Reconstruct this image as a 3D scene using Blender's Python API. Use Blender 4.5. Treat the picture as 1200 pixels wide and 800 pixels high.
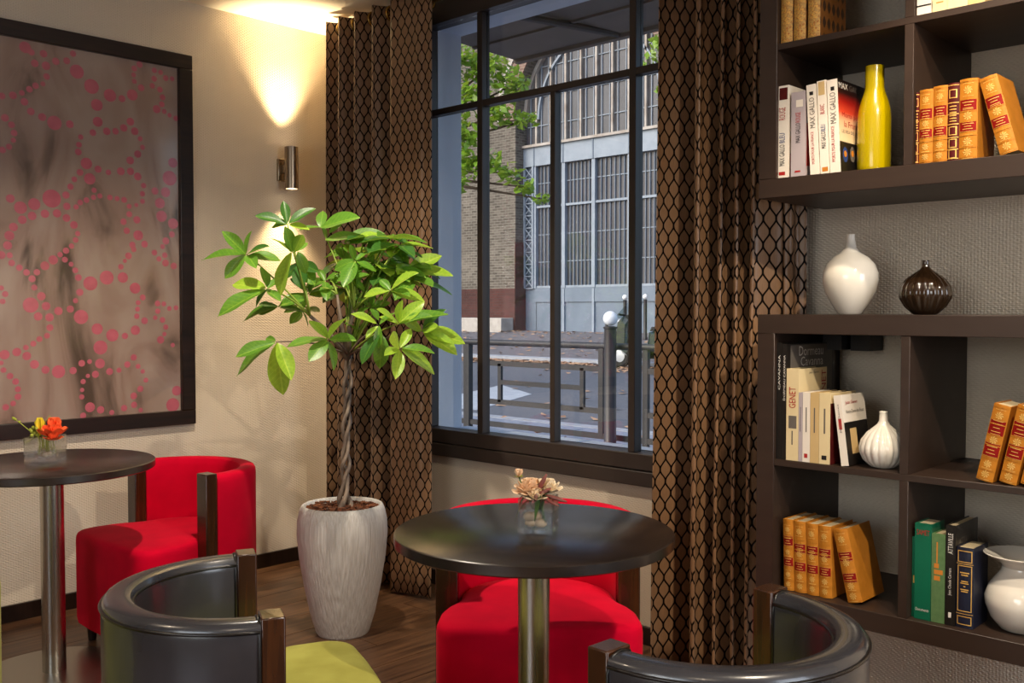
import bpy, bmesh, math, random
from mathutils import Vector, Matrix
rad = math.radians
C = bpy.context.scene.collection
for o in list(bpy.data.objects):
    bpy.data.objects.remove(o)
scene = bpy.context.scene

# ------------------------------------------------------------------ camera
cam_data = bpy.data.cameras.new('camera')
cam_data.sensor_width = 36.0
cam_data.lens = 1154.0 / 1200.0 * 36.0
cam = bpy.data.objects.new('camera', cam_data)
C.objects.link(cam)
cam.location = (4.168, -2.982, 1.25)
cam.rotation_euler = (rad(90 - 1.83), 0, rad(43.85))
cam_data.clip_start = 0.05
scene.camera = cam

# ------------------------------------------------------------------ sky, exposure
world = bpy.data.worlds.new('sky')
scene.world = world
world.use_nodes = True
wn = world.node_tree
wn.nodes.clear()
sky = wn.nodes.new('ShaderNodeTexSky')
sky.sky_type = 'NISHITA'
sky.sun_disc = False
sky.sun_elevation = rad(38)
sky.sun_rotation = rad(200)
sky.air_density = 1.0
sky.dust_density = 4.0
bg = wn.nodes.new('ShaderNodeBackground')
bg.inputs['Strength'].default_value = 0.36
wo = wn.nodes.new('ShaderNodeOutputWorld')
wn.links.new(sky.outputs[0], bg.inputs['Color'])
wn.links.new(bg.outputs[0], wo.inputs['Surface'])
vs = scene.view_settings
vs.view_transform = 'Standard'
vs.look = 'None'
vs.gamma = 1.0
vs.use_curve_mapping = False
vs.exposure = 0.1

# ------------------------------------------------------------------ room lamps
def spot(name, loc, target, power, cone, blend, color, radius, parent=None):
    d = bpy.data.lights.new(name, 'SPOT')
    d.energy = power
    d.spot_size = rad(cone)
    d.spot_blend = blend
    d.color = color
    d.shadow_soft_size = radius
    o = bpy.data.objects.new(name, d)
    C.objects.link(o)
    o.location = loc
    o.rotation_euler = (Vector(target) - Vector(loc)).to_track_quat('-Z', 'Y').to_euler()
    if parent:
        o.parent = parent
    return o

def area_fill(name, loc, target, sx, sy, power, color):
    d = bpy.data.lights.new(name, 'AREA')
    d.shape = 'RECTANGLE'
    d.size, d.size_y = sx, sy
    d.energy = power
    d.color = color
    o = bpy.data.objects.new(name, d)
    C.objects.link(o)
    o.location = loc
    o.rotation_euler = (Vector(target) - Vector(loc)).to_track_quat('-Z', 'Y').to_euler()
    return o

WARM = (1.0, 0.80, 0.58)
spot('downlight_and_fill', (1.55, -1.34, 2.62), (0.95, -1.12, 0.0), 140, 106, 0.7, (1.0, 0.87, 0.70), 0.03)
spot('downlight_and_fill', (4.35, -1.60, 2.62), (3.40, -1.20, 0.0), 165, 125, 0.6, (1.0, 0.85, 0.66), 0.03)
spot('downlight_and_fill', (3.45, -1.02, 2.62), (3.22, -0.34, 1.12), 88, 58, 0.5, (1.0, 0.83, 0.62), 0.03)
spot('downlight_and_fill', (1.70, -3.60, 2.62), (1.6, -3.4, 0.0), 50, 130, 0.7, WARM, 0.05)  # unseen ceiling spot, added as general fill
spot('downlight_and_fill', (4.40, -3.70, 2.62), (4.2, -3.4, 0.0), 60, 140, 0.8, WARM, 0.05)  # second unseen fill spot, added behind the camera
# daylight lamps added to brighten the room at invented openings in wall_right and wall_back
area_fill('area_fill_lamp', (6.72, -1.35, 1.5), (0.0, -1.9, 1.3), 1.4, 1.8, 44, (0.88, 0.92, 1.0))
area_fill('area_fill_lamp', (3.6, -5.42, 1.5), (3.0, 0, 1.0), 1.8, 1.6, 26, (0.84, 0.92, 1.0))

# ------------------------------------------------------------------ mesh helpers
class MB:
    def __init__(self):
        self.v, self.f, self.uv = [], [], {}
    def add(self, vs, fs):
        n = len(self.v)
        self.v += [tuple(p) for p in vs]
        self.f += [tuple(n + i for i in f) for f in fs]
        return self
    def box(self, x0, x1, y0, y1, z0, z1, m=None):
        p = [(x0,y0,z0),(x1,y0,z0),(x1,y1,z0),(x0,y1,z0),(x0,y0,z1),(x1,y0,z1),(x1,y1,z1),(x0,y1,z1)]
        if m is not None:
            p = [m @ Vector(q) for q in p]
        return self.add(p, [(0,3,2,1),(4,5,6,7),(0,1,5,4),(1,2,6,5),(2,3,7,6),(3,0,4,7)])
    def prism(self, poly, z0, z1, m=None):
        n = len(poly)
        p = [(x,y,z0) for x,y in poly] + [(x,y,z1) for x,y in poly]
        if m is not None:
            p = [m @ Vector(q) for q in p]
        return self.add(p, [tuple(range(n-1,-1,-1)), tuple(range(n,2*n))] + [(i,(i+1)%n,n+(i+1)%n,n+i) for i in range(n)])
    def lathe(self, prof, n=32, c=(0,0), ribs=0, amp=0.0, close=False):
        vs = []
        for r, z in prof:
            for i in range(n):
                a = 2*math.pi*i/n
                rr = r*(1 + (amp*abs(math.sin(ribs*a/2)) if ribs else 0)) if r > 1e-6 else r
                vs.append((c[0]+rr*math.cos(a), c[1]+rr*math.sin(a), z))
        fs = []
        m = len(prof)
        for j in range(m-1):
            for i in range(n):
                fs.append((j*n+i, j*n+(i+1)%n, (j+1)*n+(i+1)%n, (j+1)*n+i))
        if not close:
            if prof[0][0] > 1e-6: fs.append(tuple(range(n-1,-1,-1)))
            if prof[-1][0] > 1e-6: fs.append(tuple((m-1)*n+i for i in range(n)))
        return self.add(vs, fs)
    def tube(self, pts, r, n=8, caps=True):
        pts = [Vector(p) for p in pts]
        rs = r if isinstance(r, (list, tuple)) else [r]*len(pts)
        vs = []
        t0 = (pts[1]-pts[0]).normalized()
        up = Vector((0,0,1)) if abs(t0.z) < 0.9 else Vector((1,0,0))
        for i, p in enumerate(pts):
            t = (pts[min(i+1,len(pts)-1)] - pts[max(i-1,0)]).normalized()
            s = t.cross(up)
            if s.length < 1e-6: s = t.orthogonal()
            s.normalize()
            u = s.cross(t).normalized()
            up = u
            for k in range(n):
                a = 2*math.pi*k/n
                vs.append(p + rs[i]*(math.cos(a)*s + math.sin(a)*u))
        fs = []
        for i in range(len(pts)-1):
            for k in range(n):
                fs.append((i*n+k, i*n+(k+1)%n, (i+1)*n+(k+1)%n, (i+1)*n+k))
        if caps:
            fs.append(tuple(range(n-1,-1,-1)))
            fs.append(tuple((len(pts)-1)*n+k for k in range(n)))
        return self.add(vs, fs)
    def ball(self, c, r, n=12, m=8, sq=(1,1,1)):
        prof = [(math.sin(math.pi*j/m), -math.cos(math.pi*j/m)) for j in range(m+1)]
        b = MB().lathe([(max(p,0),z) for p,z in prof], n)
        return self.add([(c[0]+x*r*sq[0], c[1]+y*r*sq[1], c[2]+z*r*sq[2]) for x,y,z in b.v], b.f)
    def mesh(self, name, smooth=False, recalc=True):
        me = bpy.data.meshes.new(name)
        me.from_pydata(self.v, [], self.f)
        if recalc:
            bm = bmesh.new(); bm.from_mesh(me)
            bmesh.ops.remove_doubles(bm, verts=bm.verts, dist=1e-6)
            bmesh.ops.recalc_face_normals(bm, faces=bm.faces)
            bm.to_mesh(me); bm.free()
        if smooth:
            me.polygons.foreach_set('use_smooth', [True]*len(me.polygons))
            if smooth != 'all':
                try: me.set_sharp_from_angle(angle=rad(38))
                except Exception: pass
        me.update()
        return me
    def build(self, name, mat, parent=None, smooth=False, bevel=0, seg=2, loc=None, rot=None, recalc=True):
        me = self.mesh(name, smooth, recalc)
        me.materials.append(mat)
        o = bpy.data.objects.new(name, me)
        C.objects.link(o)
        if parent: o.parent = parent
        if loc: o.location = loc
        if rot: o.rotation_euler = rot
        if bevel:
            b = o.modifiers.new('edge', 'BEVEL')
            b.width = bevel; b.segments = seg; b.limit_method = 'ANGLE'; b.angle_limit = rad(35)
            me.polygons.foreach_set('use_smooth', [True]*len(me.polygons))
            try: me.set_sharp_from_angle(angle=rad(60))
            except Exception: pass
        return o

def thing(name, label, cat, loc=(0,0,0), rz=0, group=None, rot=None):
    o = bpy.data.objects.new(name, None)
    C.objects.link(o)
    o.empty_display_size = 0.1
    o.location = loc
    o.rotation_euler = rot if rot else (0,0,rz)
    return tag(o, label, cat, group)
def tag(o, label=None, cat=None, group=None, kind=None):
    if label: o['label'] = label
    if cat: o['category'] = cat
    if group: o['group'] = group
    if kind: o['kind'] = kind
    return o
def structure(o):
    o['kind'] = 'structure'
    return o
def holder(name, loc=(0,0,0)):
    o = bpy.data.objects.new(name, None); C.objects.link(o); o.location = loc
    o['kind'] = 'structure'
    return o

# ------------------------------------------------------------------ material helpers
def nodes_of(name):
    m = bpy.data.materials.new(name)
    m.use_nodes = True
    return m, m.node_tree.nodes, m.node_tree.links, m.node_tree.nodes['Principled BSDF']
def rgb(h):
    h = h.lstrip('#')
    c = [int(h[i:i+2],16)/255 for i in (0,2,4)]
    return tuple(((x/12.92) if x <= 0.04045 else ((x+0.055)/1.055)**2.4) for x in c) + (1,)
def col(c):
    return rgb(c) if isinstance(c, str) else (tuple(c)+(1,))[:4]
def mat(name, color, rough=0.5, metal=0.0, color2=None, scale=20, stretch=(1,1,1), bump=0.0, bscale=None, spec=0.5, sheen=0.0, coat=0.0, trans=0.0, emit=0.0, detail=4, dist=0.002):
    m, N, L, B = nodes_of(name)
    c1 = col(color)
    c2 = col(color2) if color2 else tuple(min(1,x*0.82) for x in c1[:3]) + (1,)
    tc = N.new('ShaderNodeTexCoord')
    mp = N.new('ShaderNodeMapping'); mp.inputs['Scale'].default_value = stretch
    L.new(tc.outputs['Object'], mp.inputs['Vector'])
    nz = N.new('ShaderNodeTexNoise'); nz.inputs['Scale'].default_value = scale; nz.inputs['Detail'].default_value = detail
    L.new(mp.outputs[0], nz.inputs['Vector'])
    rp = N.new('ShaderNodeValToRGB')
    rp.color_ramp.elements[0].position = 0.33; rp.color_ramp.elements[1].position = 0.67
    rp.color_ramp.elements[0].color = c2; rp.color_ramp.elements[1].color = c1
    L.new(nz.outputs['Fac'], rp.inputs['Fac'])
    L.new(rp.outputs['Color'], B.inputs['Base Color'])
    B.inputs['Roughness'].default_value = rough
    B.inputs['Metallic'].default_value = metal
    B.inputs['Specular IOR Level'].default_value = spec
    B.inputs['Sheen Weight'].default_value = sheen
    B.inputs['Coat Weight'].default_value = coat
    B.inputs['Transmission Weight'].default_value = trans
    if sheen: B.inputs['Sheen Roughness'].default_value = 0.35
    if emit:
        L.new(rp.outputs['Color'], B.inputs['Emission Color']); B.inputs['Emission Strength'].default_value = emit
    if bump:
        bp = N.new('ShaderNodeBump'); bp.inputs['Strength'].default_value = bump; bp.inputs['Distance'].default_value = dist
        src = nz
        if bscale:
            src = N.new('ShaderNodeTexNoise'); src.inputs['Scale'].default_value = bscale; src.inputs['Detail'].default_value = 3
            L.new(mp.outputs[0], src.inputs['Vector'])
        L.new(src.outputs['Fac'], bp.inputs['Height'])
        L.new(bp.outputs[0], B.inputs['Normal'])
    return m

def math_node(N, L, op, a, b=None, c=None):
    n = N.new('ShaderNodeMath'); n.operation = op
    for i, x in enumerate((a, b, c)):
        if x is None: continue
        if isinstance(x, (int, float)): n.inputs[i].default_value = x
        else: L.new(x, n.inputs[i])
    return n.outputs[0]

def thin_glass(name, tint=(1,1,1), ior=1.45, rough=0.0, strength=1.0):
    m, N, L, B = nodes_of(name)
    N.remove(B)
    out = N['Material Output']
    tr = N.new('ShaderNodeBsdfTransparent'); tr.inputs[0].default_value = tuple(tint)+(1,)
    gl = N.new('ShaderNodeBsdfGlossy'); gl.inputs['Roughness'].default_value = rough
    lw = N.new('ShaderNodeLayerWeight'); lw.inputs['Blend'].default_value = .5
    r0 = ((ior-1)/(ior+1))**2
    mx = N.new('ShaderNodeMixShader')
    f = math_node(N, L, 'MULTIPLY_ADD', math_node(N, L, 'POWER', lw.outputs['Facing'], 5.0), (1-r0)*strength, r0*strength)
    L.new(f, mx.inputs[0]); L.new(tr.outputs[0], mx.inputs[1]); L.new(gl.outputs[0], mx.inputs[2])
    L.new(mx.outputs[0], out.inputs['Surface'])
    return m

def wallpaper(name, color, color2):
    m, N, L, B = nodes_of(name)
    tc = N.new('ShaderNodeTexCoord')
    sp = N.new('ShaderNodeSeparateXYZ'); L.new(tc.outputs['Object'], sp.inputs[0])
    h = math_node(N, L, 'ADD', sp.outputs['X'], sp.outputs['Y'])
    z = sp.outputs['Z']
    P = 0.019
    a = math_node(N, L, 'SINE', math_node(N, L, 'MULTIPLY', math_node(N, L, 'ADD', h, math_node(N, L, 'MULTIPLY', z, 1.6)), 2*math.pi/P))
    b = math_node(N, L, 'SINE', math_node(N, L, 'MULTIPLY', math_node(N, L, 'SUBTRACT', h, math_node(N, L, 'MULTIPLY', z, 1.6)), 2*math.pi/P))
    d = math_node(N, L, 'MULTIPLY', a, b)
    d = math_node(N, L, 'ADD', d, math_node(N, L, 'MULTIPLY', a, 0.5))
    nz = N.new('ShaderNodeTexNoise'); nz.inputs['Scale'].default_value = 2.5; L.new(tc.outputs['Object'], nz.inputs['Vector'])
    rp = N.new('ShaderNodeValToRGB'); rp.color_ramp.elements[0].color = col(color2); rp.color_ramp.elements[1].color = col(color)
    rp.color_ramp.elements[0].position = .3; rp.color_ramp.elements[1].position = .7
    L.new(nz.outputs['Fac'], rp.inputs['Fac']); L.new(rp.outputs[0], B.inputs['Base Color'])
    bp = N.new('ShaderNodeBump'); bp.inputs['Strength'].default_value = 0.5; bp.inputs['Distance'].default_value = 0.0016
    L.new(d, bp.inputs['Height']); L.new(bp.outputs[0], B.inputs['Normal'])
    B.inputs['Roughness'].default_value = 0.6
    B.inputs['Specular IOR Level'].default_value = 0.35
    return m

def wood(name, dark, light, rough=0.35, scale=6, axis='Y', coat=0.0, bump=0.08):
    m, N, L, B = nodes_of(name)
    tc = N.new('ShaderNodeTexCoord')
    oi = N.new('ShaderNodeObjectInfo')
    mp = N.new('ShaderNodeMapping')
    s = {'X': (0.6, 9, 9), 'Y': (9, 0.6, 9), 'Z': (9, 9, 0.6)}[axis]
    mp.inputs['Scale'].default_value = s
    off = N.new('ShaderNodeCombineXYZ')
    L.new(math_node(N, L, 'MULTIPLY', oi.outputs['Random'], 40.0), off.inputs[0])
    L.new(math_node(N, L, 'MULTIPLY', oi.outputs['Random'], 17.0), off.inputs[1])
    L.new(off.outputs[0], mp.inputs['Location'])
    L.new(tc.outputs['Object'], mp.inputs['Vector'])
    nz = N.new('ShaderNodeTexNoise'); nz.inputs['Scale'].default_value = scale; nz.inputs['Detail'].default_value = 8; nz.inputs['Distortion'].default_value = 0.6
    L.new(mp.outputs[0], nz.inputs['Vector'])
    rp = N.new('ShaderNodeValToRGB'); rp.color_ramp.elements[0].color = col(dark); rp.color_ramp.elements[1].color = col(light)
    rp.color_ramp.elements[0].position = .3; rp.color_ramp.elements[1].position = .72
    L.new(nz.outputs['Fac'], rp.inputs['Fac'])
    hs = N.new('ShaderNodeHueSaturation')
    L.new(math_node(N, L, 'MULTIPLY_ADD', oi.outputs['Random'], 0.35, 0.82), hs.inputs['Value'])
    L.new(rp.outputs[0], hs.inputs['Color'])
    L.new(hs.outputs[0], B.inputs['Base Color'])
    bp = N.new('ShaderNodeBump'); bp.inputs['Strength'].default_value = bump; bp.inputs['Distance'].default_value = 0.001
    L.new(nz.outputs['Fac'], bp.inputs['Height']); L.new(bp.outputs[0], B.inputs['Normal'])
    B.inputs['Roughness'].default_value = rough
    B.inputs['Coat Weight'].default_value = coat
    return m

def brushed(name, color, rough, axis='Z'):
    m, N, L, B = nodes_of(name)
    tc = N.new('ShaderNodeTexCoord'); mp = N.new('ShaderNodeMapping')
    mp.inputs['Scale'].default_value = (90,90,1) if axis == 'Z' else (2,2,90)
    L.new(tc.outputs['Object'], mp.inputs[0])
    nz = N.new('ShaderNodeTexNoise'); nz.inputs['Scale'].default_value = 3; L.new(mp.outputs[0], nz.inputs[0])
    L.new(math_node(N, L, 'MULTIPLY_ADD', nz.outputs['Fac'], 0.03, rough-0.015), B.inputs['Roughness'])
    B.inputs['Base Color'].default_value = col(color); B.inputs['Metallic'].default_value = 1
    return m

def curtain_fabric(name):
    m, N, L, B = nodes_of(name)
    uv = N.new('ShaderNodeUVMap'); uv.uv_map = 'UVMap'
    sp = N.new('ShaderNodeSeparateXYZ'); L.new(uv.outputs[0], sp.inputs[0])
    S_ = 0.0200
    cv = math_node(N, L, 'COSINE', math_node(N, L, 'MULTIPLY', sp.outputs['Y'], 2*math.pi/0.083))
    cv = math_node(N, L, 'MINIMUM', math_node(N, L, 'MAXIMUM', math_node(N, L, 'MULTIPLY', cv, 1.06), -1.0), 1.0)
    pp = math_node(N, L, 'PINGPONG', math_node(N, L, 'ADD', sp.outputs['X'], 10*S_ - S_/2), S_)
    line = math_node(N, L, 'MULTIPLY_ADD', cv, -S_/2, S_/2)
    f = math_node(N, L, 'ABSOLUTE', math_node(N, L, 'SUBTRACT', pp, line))
    mr = N.new('ShaderNodeMapRange'); mr.interpolation_type = 'SMOOTHSTEP'
    mr.inputs['From Min'].default_value = 0.0022; mr.inputs['From Max'].default_value = 0.0046
    L.new(f, mr.inputs['Value'])
    nz = N.new('ShaderNodeTexNoise'); nz.inputs['Scale'].default_value = 60; nz.inputs['Detail'].default_value = 3
    mp = N.new('ShaderNodeMapping'); mp.inputs['Scale'].default_value = (4, 0.5, 1); L.new(uv.outputs[0], mp.inputs[0]); L.new(mp.outputs[0], nz.inputs[0])
    rp = N.new('ShaderNodeValToRGB'); rp.color_ramp.elements[0].color = col('#6e5139'); rp.color_ramp.elements[1].color = col('#937051')
    L.new(nz.outputs['Fac'], rp.inputs[0])
    mx = N.new('ShaderNodeMix'); mx.data_type = 'RGBA'
    L.new(mr.outputs[0], mx.inputs['Factor']); mx.inputs['A'].default_value = col('#0b0705'); L.new(rp.outputs[0], mx.inputs['B'])
    L.new(mx.outputs['Result'], B.inputs['Base Color'])
    B.inputs['Roughness'].default_value = 0.38
    L.new(math_node(N, L, 'MULTIPLY_ADD', mr.outputs[0], .45, .05), B.inputs['Specular IOR Level'])
    bp = N.new('ShaderNodeBump'); bp.inputs['Strength'].default_value = 0.5; bp.inputs['Distance'].default_value = 0.003
    L.new(mr.outputs[0], bp.inputs['Height']); L.new(bp.outputs[0], B.inputs['Normal'])
    return m

def brick_mat(name, c1, c2, mortar, scale=1.0, zoff=0):
    m, N, L, B = nodes_of(name)
    tc = N.new('ShaderNodeTexCoord'); sp = N.new('ShaderNodeSeparateXYZ'); L.new(tc.outputs['Object'], sp.inputs[0])
    cb = N.new('ShaderNodeCombineXYZ')
    L.new(math_node(N, L, 'ADD', sp.outputs['X'], sp.outputs['Y']), cb.inputs[0]); L.new(sp.outputs['Z'], cb.inputs[1])
    bt = N.new('ShaderNodeTexBrick')
    bt.inputs['Scale'].default_value = scale
    bt.inputs['Brick Width'].default_value = 0.24; bt.inputs['Row Height'].default_value = 0.085; bt.inputs['Mortar Size'].default_value = 0.009
    bt.inputs['Color1'].default_value = col(c1); bt.inputs['Color2'].default_value = col(c2); bt.inputs['Mortar'].default_value = col(mortar)
    L.new(cb.outputs[0], bt.inputs['Vector'])
    nz = N.new('ShaderNodeTexNoise'); nz.inputs['Scale'].default_value = 0.8; L.new(tc.outputs['Object'], nz.inputs[0])
    hs = N.new('ShaderNodeHueSaturation'); L.new(math_node(N, L, 'MULTIPLY_ADD', nz.outputs['Fac'], 0.8, 0.6), hs.inputs['Value'])
    L.new(bt.outputs['Color'], hs.inputs['Color']); L.new(hs.outputs[0], B.inputs['Base Color'])
    B.inputs['Roughness'].default_value = 0.9
    return m

# ------------------------------------------------------------------ materials
M = {}
M['wall'] = wallpaper('textured_wallpaper', '#d6c7b3', '#cfbfa9')
M['wall_white'] = mat('painted_white', '#d8dbe2', .8, color2='#cfd3dc', scale=3)
M['ceiling'] = mat('ceiling_paint', '#efe8dc', .85, color2='#eae2d4', scale=3)
M['plank'] = wood('floor_wood', '#422c1f', '#77553b', .33, 5, 'Y', bump=.15)
M['joint'] = mat('underlay_seam_glint', '#8f7154', .7)  # pale colour paints the light that plank edges catch along the seams
M['dark_wood'] = wood('wenge_wood', '#150c08', '#2c1b13', .32, 6, 'Z')
M['post_wood'] = wood('chair_post_wood', '#24120a', '#47260f', .25, 6, 'Z', coat=.3)
M['table_wood'] = wood('table_wood', '#17100d', '#2b211c', .27, 4, 'X', coat=.0, bump=.01)
M['shelf'] = mat('shelf_laminate', '#35261d', .45, color2='#2e2018', scale=3, stretch=(1,8,8), bump=.05)
M['table_wood'].node_tree.nodes['Principled BSDF'].inputs['Specular IOR Level'].default_value = .95
M['frame_wood'] = wood('picture_frame_wood', '#140c09', '#2a1912', .35, 6, 'Y')
M['anthracite'] = mat('anthracite_aluminium', '#392f29', .45, color2='#322924', scale=4)
M['steel'] = brushed('brushed_steel', '#b9b4ab', .27)
M['steel_plate'] = brushed('base_plate_steel', '#a8a39a', .3, 'X')
M['nickel'] = brushed('satin_nickel', '#a99a86', .25)
M['brass'] = brushed('aged_brass', '#b08d4a', .25)
M['red'] = mat('red_velvet', '#cc0028', .85, color2='#bb0024', scale=9, spec=.08, sheen=.04, bump=.1, bscale=300)
M['green'] = mat('green_velvet', '#a5a350', .8, color2='#928f40', scale=9, spec=.1, sheen=.06, bump=.1, bscale=300)
M['leather'] = mat('black_leather', '#35353a', .25, color2='#2a2a2e', scale=7, bump=.12, bscale=220, spec=.6, coat=.25, dist=.001)
M['piping'] = mat('leather_piping', '#141110', .3, scale=9)
M['curtain'] = curtain_fabric('ogee_curtain_fabric')
M['glass'] = thin_glass('window_glass', (.93,.95,.96), 1.5)
M['picture_glass'] = thin_glass('picture_glass', (1,1,1), 1.5, 0.12, .9)
m, N, L, B = nodes_of('vase_glass')
B.inputs['Base Color'].default_value = (.96,.98,.97,1); B.inputs['Transmission Weight'].default_value = 1; B.inputs['Roughness'].default_value = .01; B.inputs['IOR'].default_value = 1.45
tb = N.new('ShaderNodeBsdfTransparent'); mx = N.new('ShaderNodeMixShader'); mx.inputs[0].default_value = .45
L.new(B.outputs[0], mx.inputs[1]); L.new(tb.outputs[0], mx.inputs[2]); L.new(mx.outputs[0], N['Material Output'].inputs['Surface'])
M['vase_glass'] = m
M['dot'] = mat('pink_dot_print', '#c4606e', .6, color2='#b45462', scale=25)
M['pot'] = mat('ribbed_stone_pot', '#d2cfca', .8, color2='#bcb7b0', scale=60, stretch=(2.4,2.4,.07), bump=.9, bscale=62, dist=.006)
M['bark_chips'] = mat('bark_chips', '#7a4320', .85, color2='#3a1e0e', scale=60)
M['trunk'] = mat('braided_trunk', '#8a7866', .6, color2='#54453a', scale=40, stretch=(1,1,.4), bump=.4)
M['petiole'] = mat('petiole_green', '#8fa03a', .5, color2='#6f8a2c', scale=20)
def leaf_mat(name, a, b, tr):
    m = mat(name, a, .36, color2=b, scale=14, bump=.15, bscale=40)
    N, L = m.node_tree.nodes, m.node_tree.links
    B = N['Principled BSDF']
    tc = N.new('ShaderNodeTexCoord'); sp = N.new('ShaderNodeSeparateXYZ'); L.new(tc.outputs['Object'], sp.inputs[0])
    ax = math_node(N, L, 'ABSOLUTE', sp.outputs['X'])
    rib = N.new('ShaderNodeMapRange'); rib.inputs['From Min'].default_value = .014; rib.inputs['From Max'].default_value = .006
    L.new(ax, rib.inputs['Value'])
    sv = math_node(N, L, 'SINE', math_node(N, L, 'MULTIPLY', math_node(N, L, 'MULTIPLY_ADD', ax, -.9, sp.outputs['Y']), 62.0))
    sv = math_node(N, L, 'MULTIPLY', math_node(N, L, 'GREATER_THAN', sv, .90), .45)
    vein = math_node(N, L, 'MULTIPLY', math_node(N, L, 'MAXIMUM', rib.outputs[0], sv), .6)
    old = B.inputs['Base Color'].links[0].from_socket
    mv = N.new('ShaderNodeMix'); mv.data_type = 'RGBA'
    L.new(vein, mv.inputs['Factor']); L.new(old, mv.inputs['A']); mv.inputs['B'].default_value = col(tr)
    L.new(mv.outputs['Result'], B.inputs['Base Color'])
    t = N.new('ShaderNodeBsdfTranslucent'); t.inputs[0].default_value = col(tr)
    mx = N.new('ShaderNodeMixShader'); mx.inputs[0].default_value = .3
    L.new(B.outputs[0], mx.inputs[1]); L.new(t.outputs[0], mx.inputs[2])
    L.new(mx.outputs[0], N['Material Output'].inputs['Surface'])
    return m
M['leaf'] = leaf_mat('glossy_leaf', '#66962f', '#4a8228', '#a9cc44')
M['leaf_lit'] = leaf_mat('lit_leaf', '#a3c63c', '#83b030', '#d3e45a')  # leaf tone with lamp light painted in, mostly right of the crown
M['leaf_shaded'] = leaf_mat('shaded_leaf', '#3c6e2c', '#2c5a24', '#7fa838')  # leaf tone with shade painted in, mostly left of the crown
M['white_ceramic'] = mat('white_ceramic', '#e9e3d8', .12, color2='#e4ddd0', scale=4, coat=.4)
M['brown_ceramic'] = mat('dark_brown_glass_ceramic', '#2c1d10', .10, color2='#22160c', scale=4, coat=.6)
M['yellow'] = mat('yellow_lacquer', '#b09b00', .22, color2='#b09b00', scale=4, coat=.5)
M['pages'] = mat('book_pages', '#d8c6a0', .9, color2='#c4b088', scale=90, stretch=(30,1,1))
M['tan'] = mat('tan_leather_binding', '#c27c2a', .42, spec=.15, color2='#b07022', scale=30, bump=.15)
M['burgundy'] = mat('burgundy_binding', '#5a1a1a', .45, spec=.15, color2='#471212', scale=30)
M['red_label'] = mat('red_title_label', '#8a120e', .6, spec=.15, color2='#7a0e0b', scale=30)
M['gilt'] = mat('gilt_print', '#dcae5c', .5, .1, color2='#cf9e4a', scale=60)
M['white_cover'] = mat('white_paper_cover', '#ece3d6', .4, color2='#e6dccd', scale=8)
M['grey_cover'] = mat('greyish_paper_cover', '#b9adb0', .4, color2='#ada1a5', scale=8)
M['cream_cover'] = mat('cream_paper_cover', '#e2cfa3', .5, color2='#dac596', scale=8)
M['beige_cover'] = mat('beige_paper_cover', '#cfb27e', .5, color2='#c5a670', scale=8)
M['black_cover'] = mat('black_cover', '#14110f', .35, color2='#1d1815', scale=8)
M['green_cover'] = mat('emerald_cover', '#0a6a4c', .35, color2='#075a40', scale=6)
M['olive_cover'] = mat('grey_green_cloth_cover', '#5a7a4a', .65, color2='#4f6f42', scale=80)
M['navy_cover'] = mat('navy_leather_cover', '#191d33', .45, color2='#141729', scale=30)
M['gold_pattern'] = None
M['ink_black'] = mat('black_ink', '#1a1614', .5)
M['ink_red'] = mat('red_ink', '#b3201c', .5)
M['ink_blue'] = mat('blue_ink', '#27407a', .5)
M['ink_white'] = mat('white_ink', '#e8e2d8', .5)
M['ink_grey'] = mat('grey_ink', '#6a625a', .5)
M['ink_orange'] = mat('orange_ink', '#d0822a', .5)
def mosaic(name, a, b, c, scale):
    m, N, L, B = nodes_of(name)
    tc = N.new('ShaderNodeTexCoord'); vo = N.new('ShaderNodeTexVoronoi'); vo.inputs['Scale'].default_value = scale
    L.new(tc.outputs['Object'], vo.inputs['Vector'])
    rp = N.new('ShaderNodeValToRGB'); rp.color_ramp.elements[0].color = col(a); rp.color_ramp.elements[1].color = col(b)
    e = rp.color_ramp.elements.new(.55); e.color = col(c)
    L.new(vo.outputs['Color'], rp.inputs[0]); L.new(rp.outputs[0], B.inputs['Base Color'])
    B.inputs['Roughness'].default_value = .5
    return m
M['gold_pattern'] = mosaic('gold_brocade_binding', '#e6a844', '#a3560f', '#b58f4e', 260)
def lozenge(name):
    m, N, L, B = nodes_of(name)
    tc = N.new('ShaderNodeTexCoord'); sp = N.new('ShaderNodeSeparateXYZ'); L.new(tc.outputs['Object'], sp.inputs[0])
    y = math_node(N, L, 'COSINE', math_node(N, L, 'MULTIPLY', sp.outputs['Y'], 2*math.pi/.028))
    z = math_node(N, L, 'COSINE', math_node(N, L, 'MULTIPLY', sp.outputs['Z'], 2*math.pi/.045))
    f = math_node(N, L, 'ADD', y, z)
    rp = N.new('ShaderNodeValToRGB'); rp.color_ramp.elements[0].color = col('#7a4a18'); rp.color_ramp.elements[1].color = col('#3a2410')
    rp.color_ramp.elements[0].position = .1; rp.color_ramp.elements[1].position = .6
    L.new(f, rp.inputs[0]); L.new(rp.outputs[0], B.inputs['Base Color']); B.inputs['Roughness'].default_value = .5
    return m
M['lozenge'] = lozenge('lozenge_boards')
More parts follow.
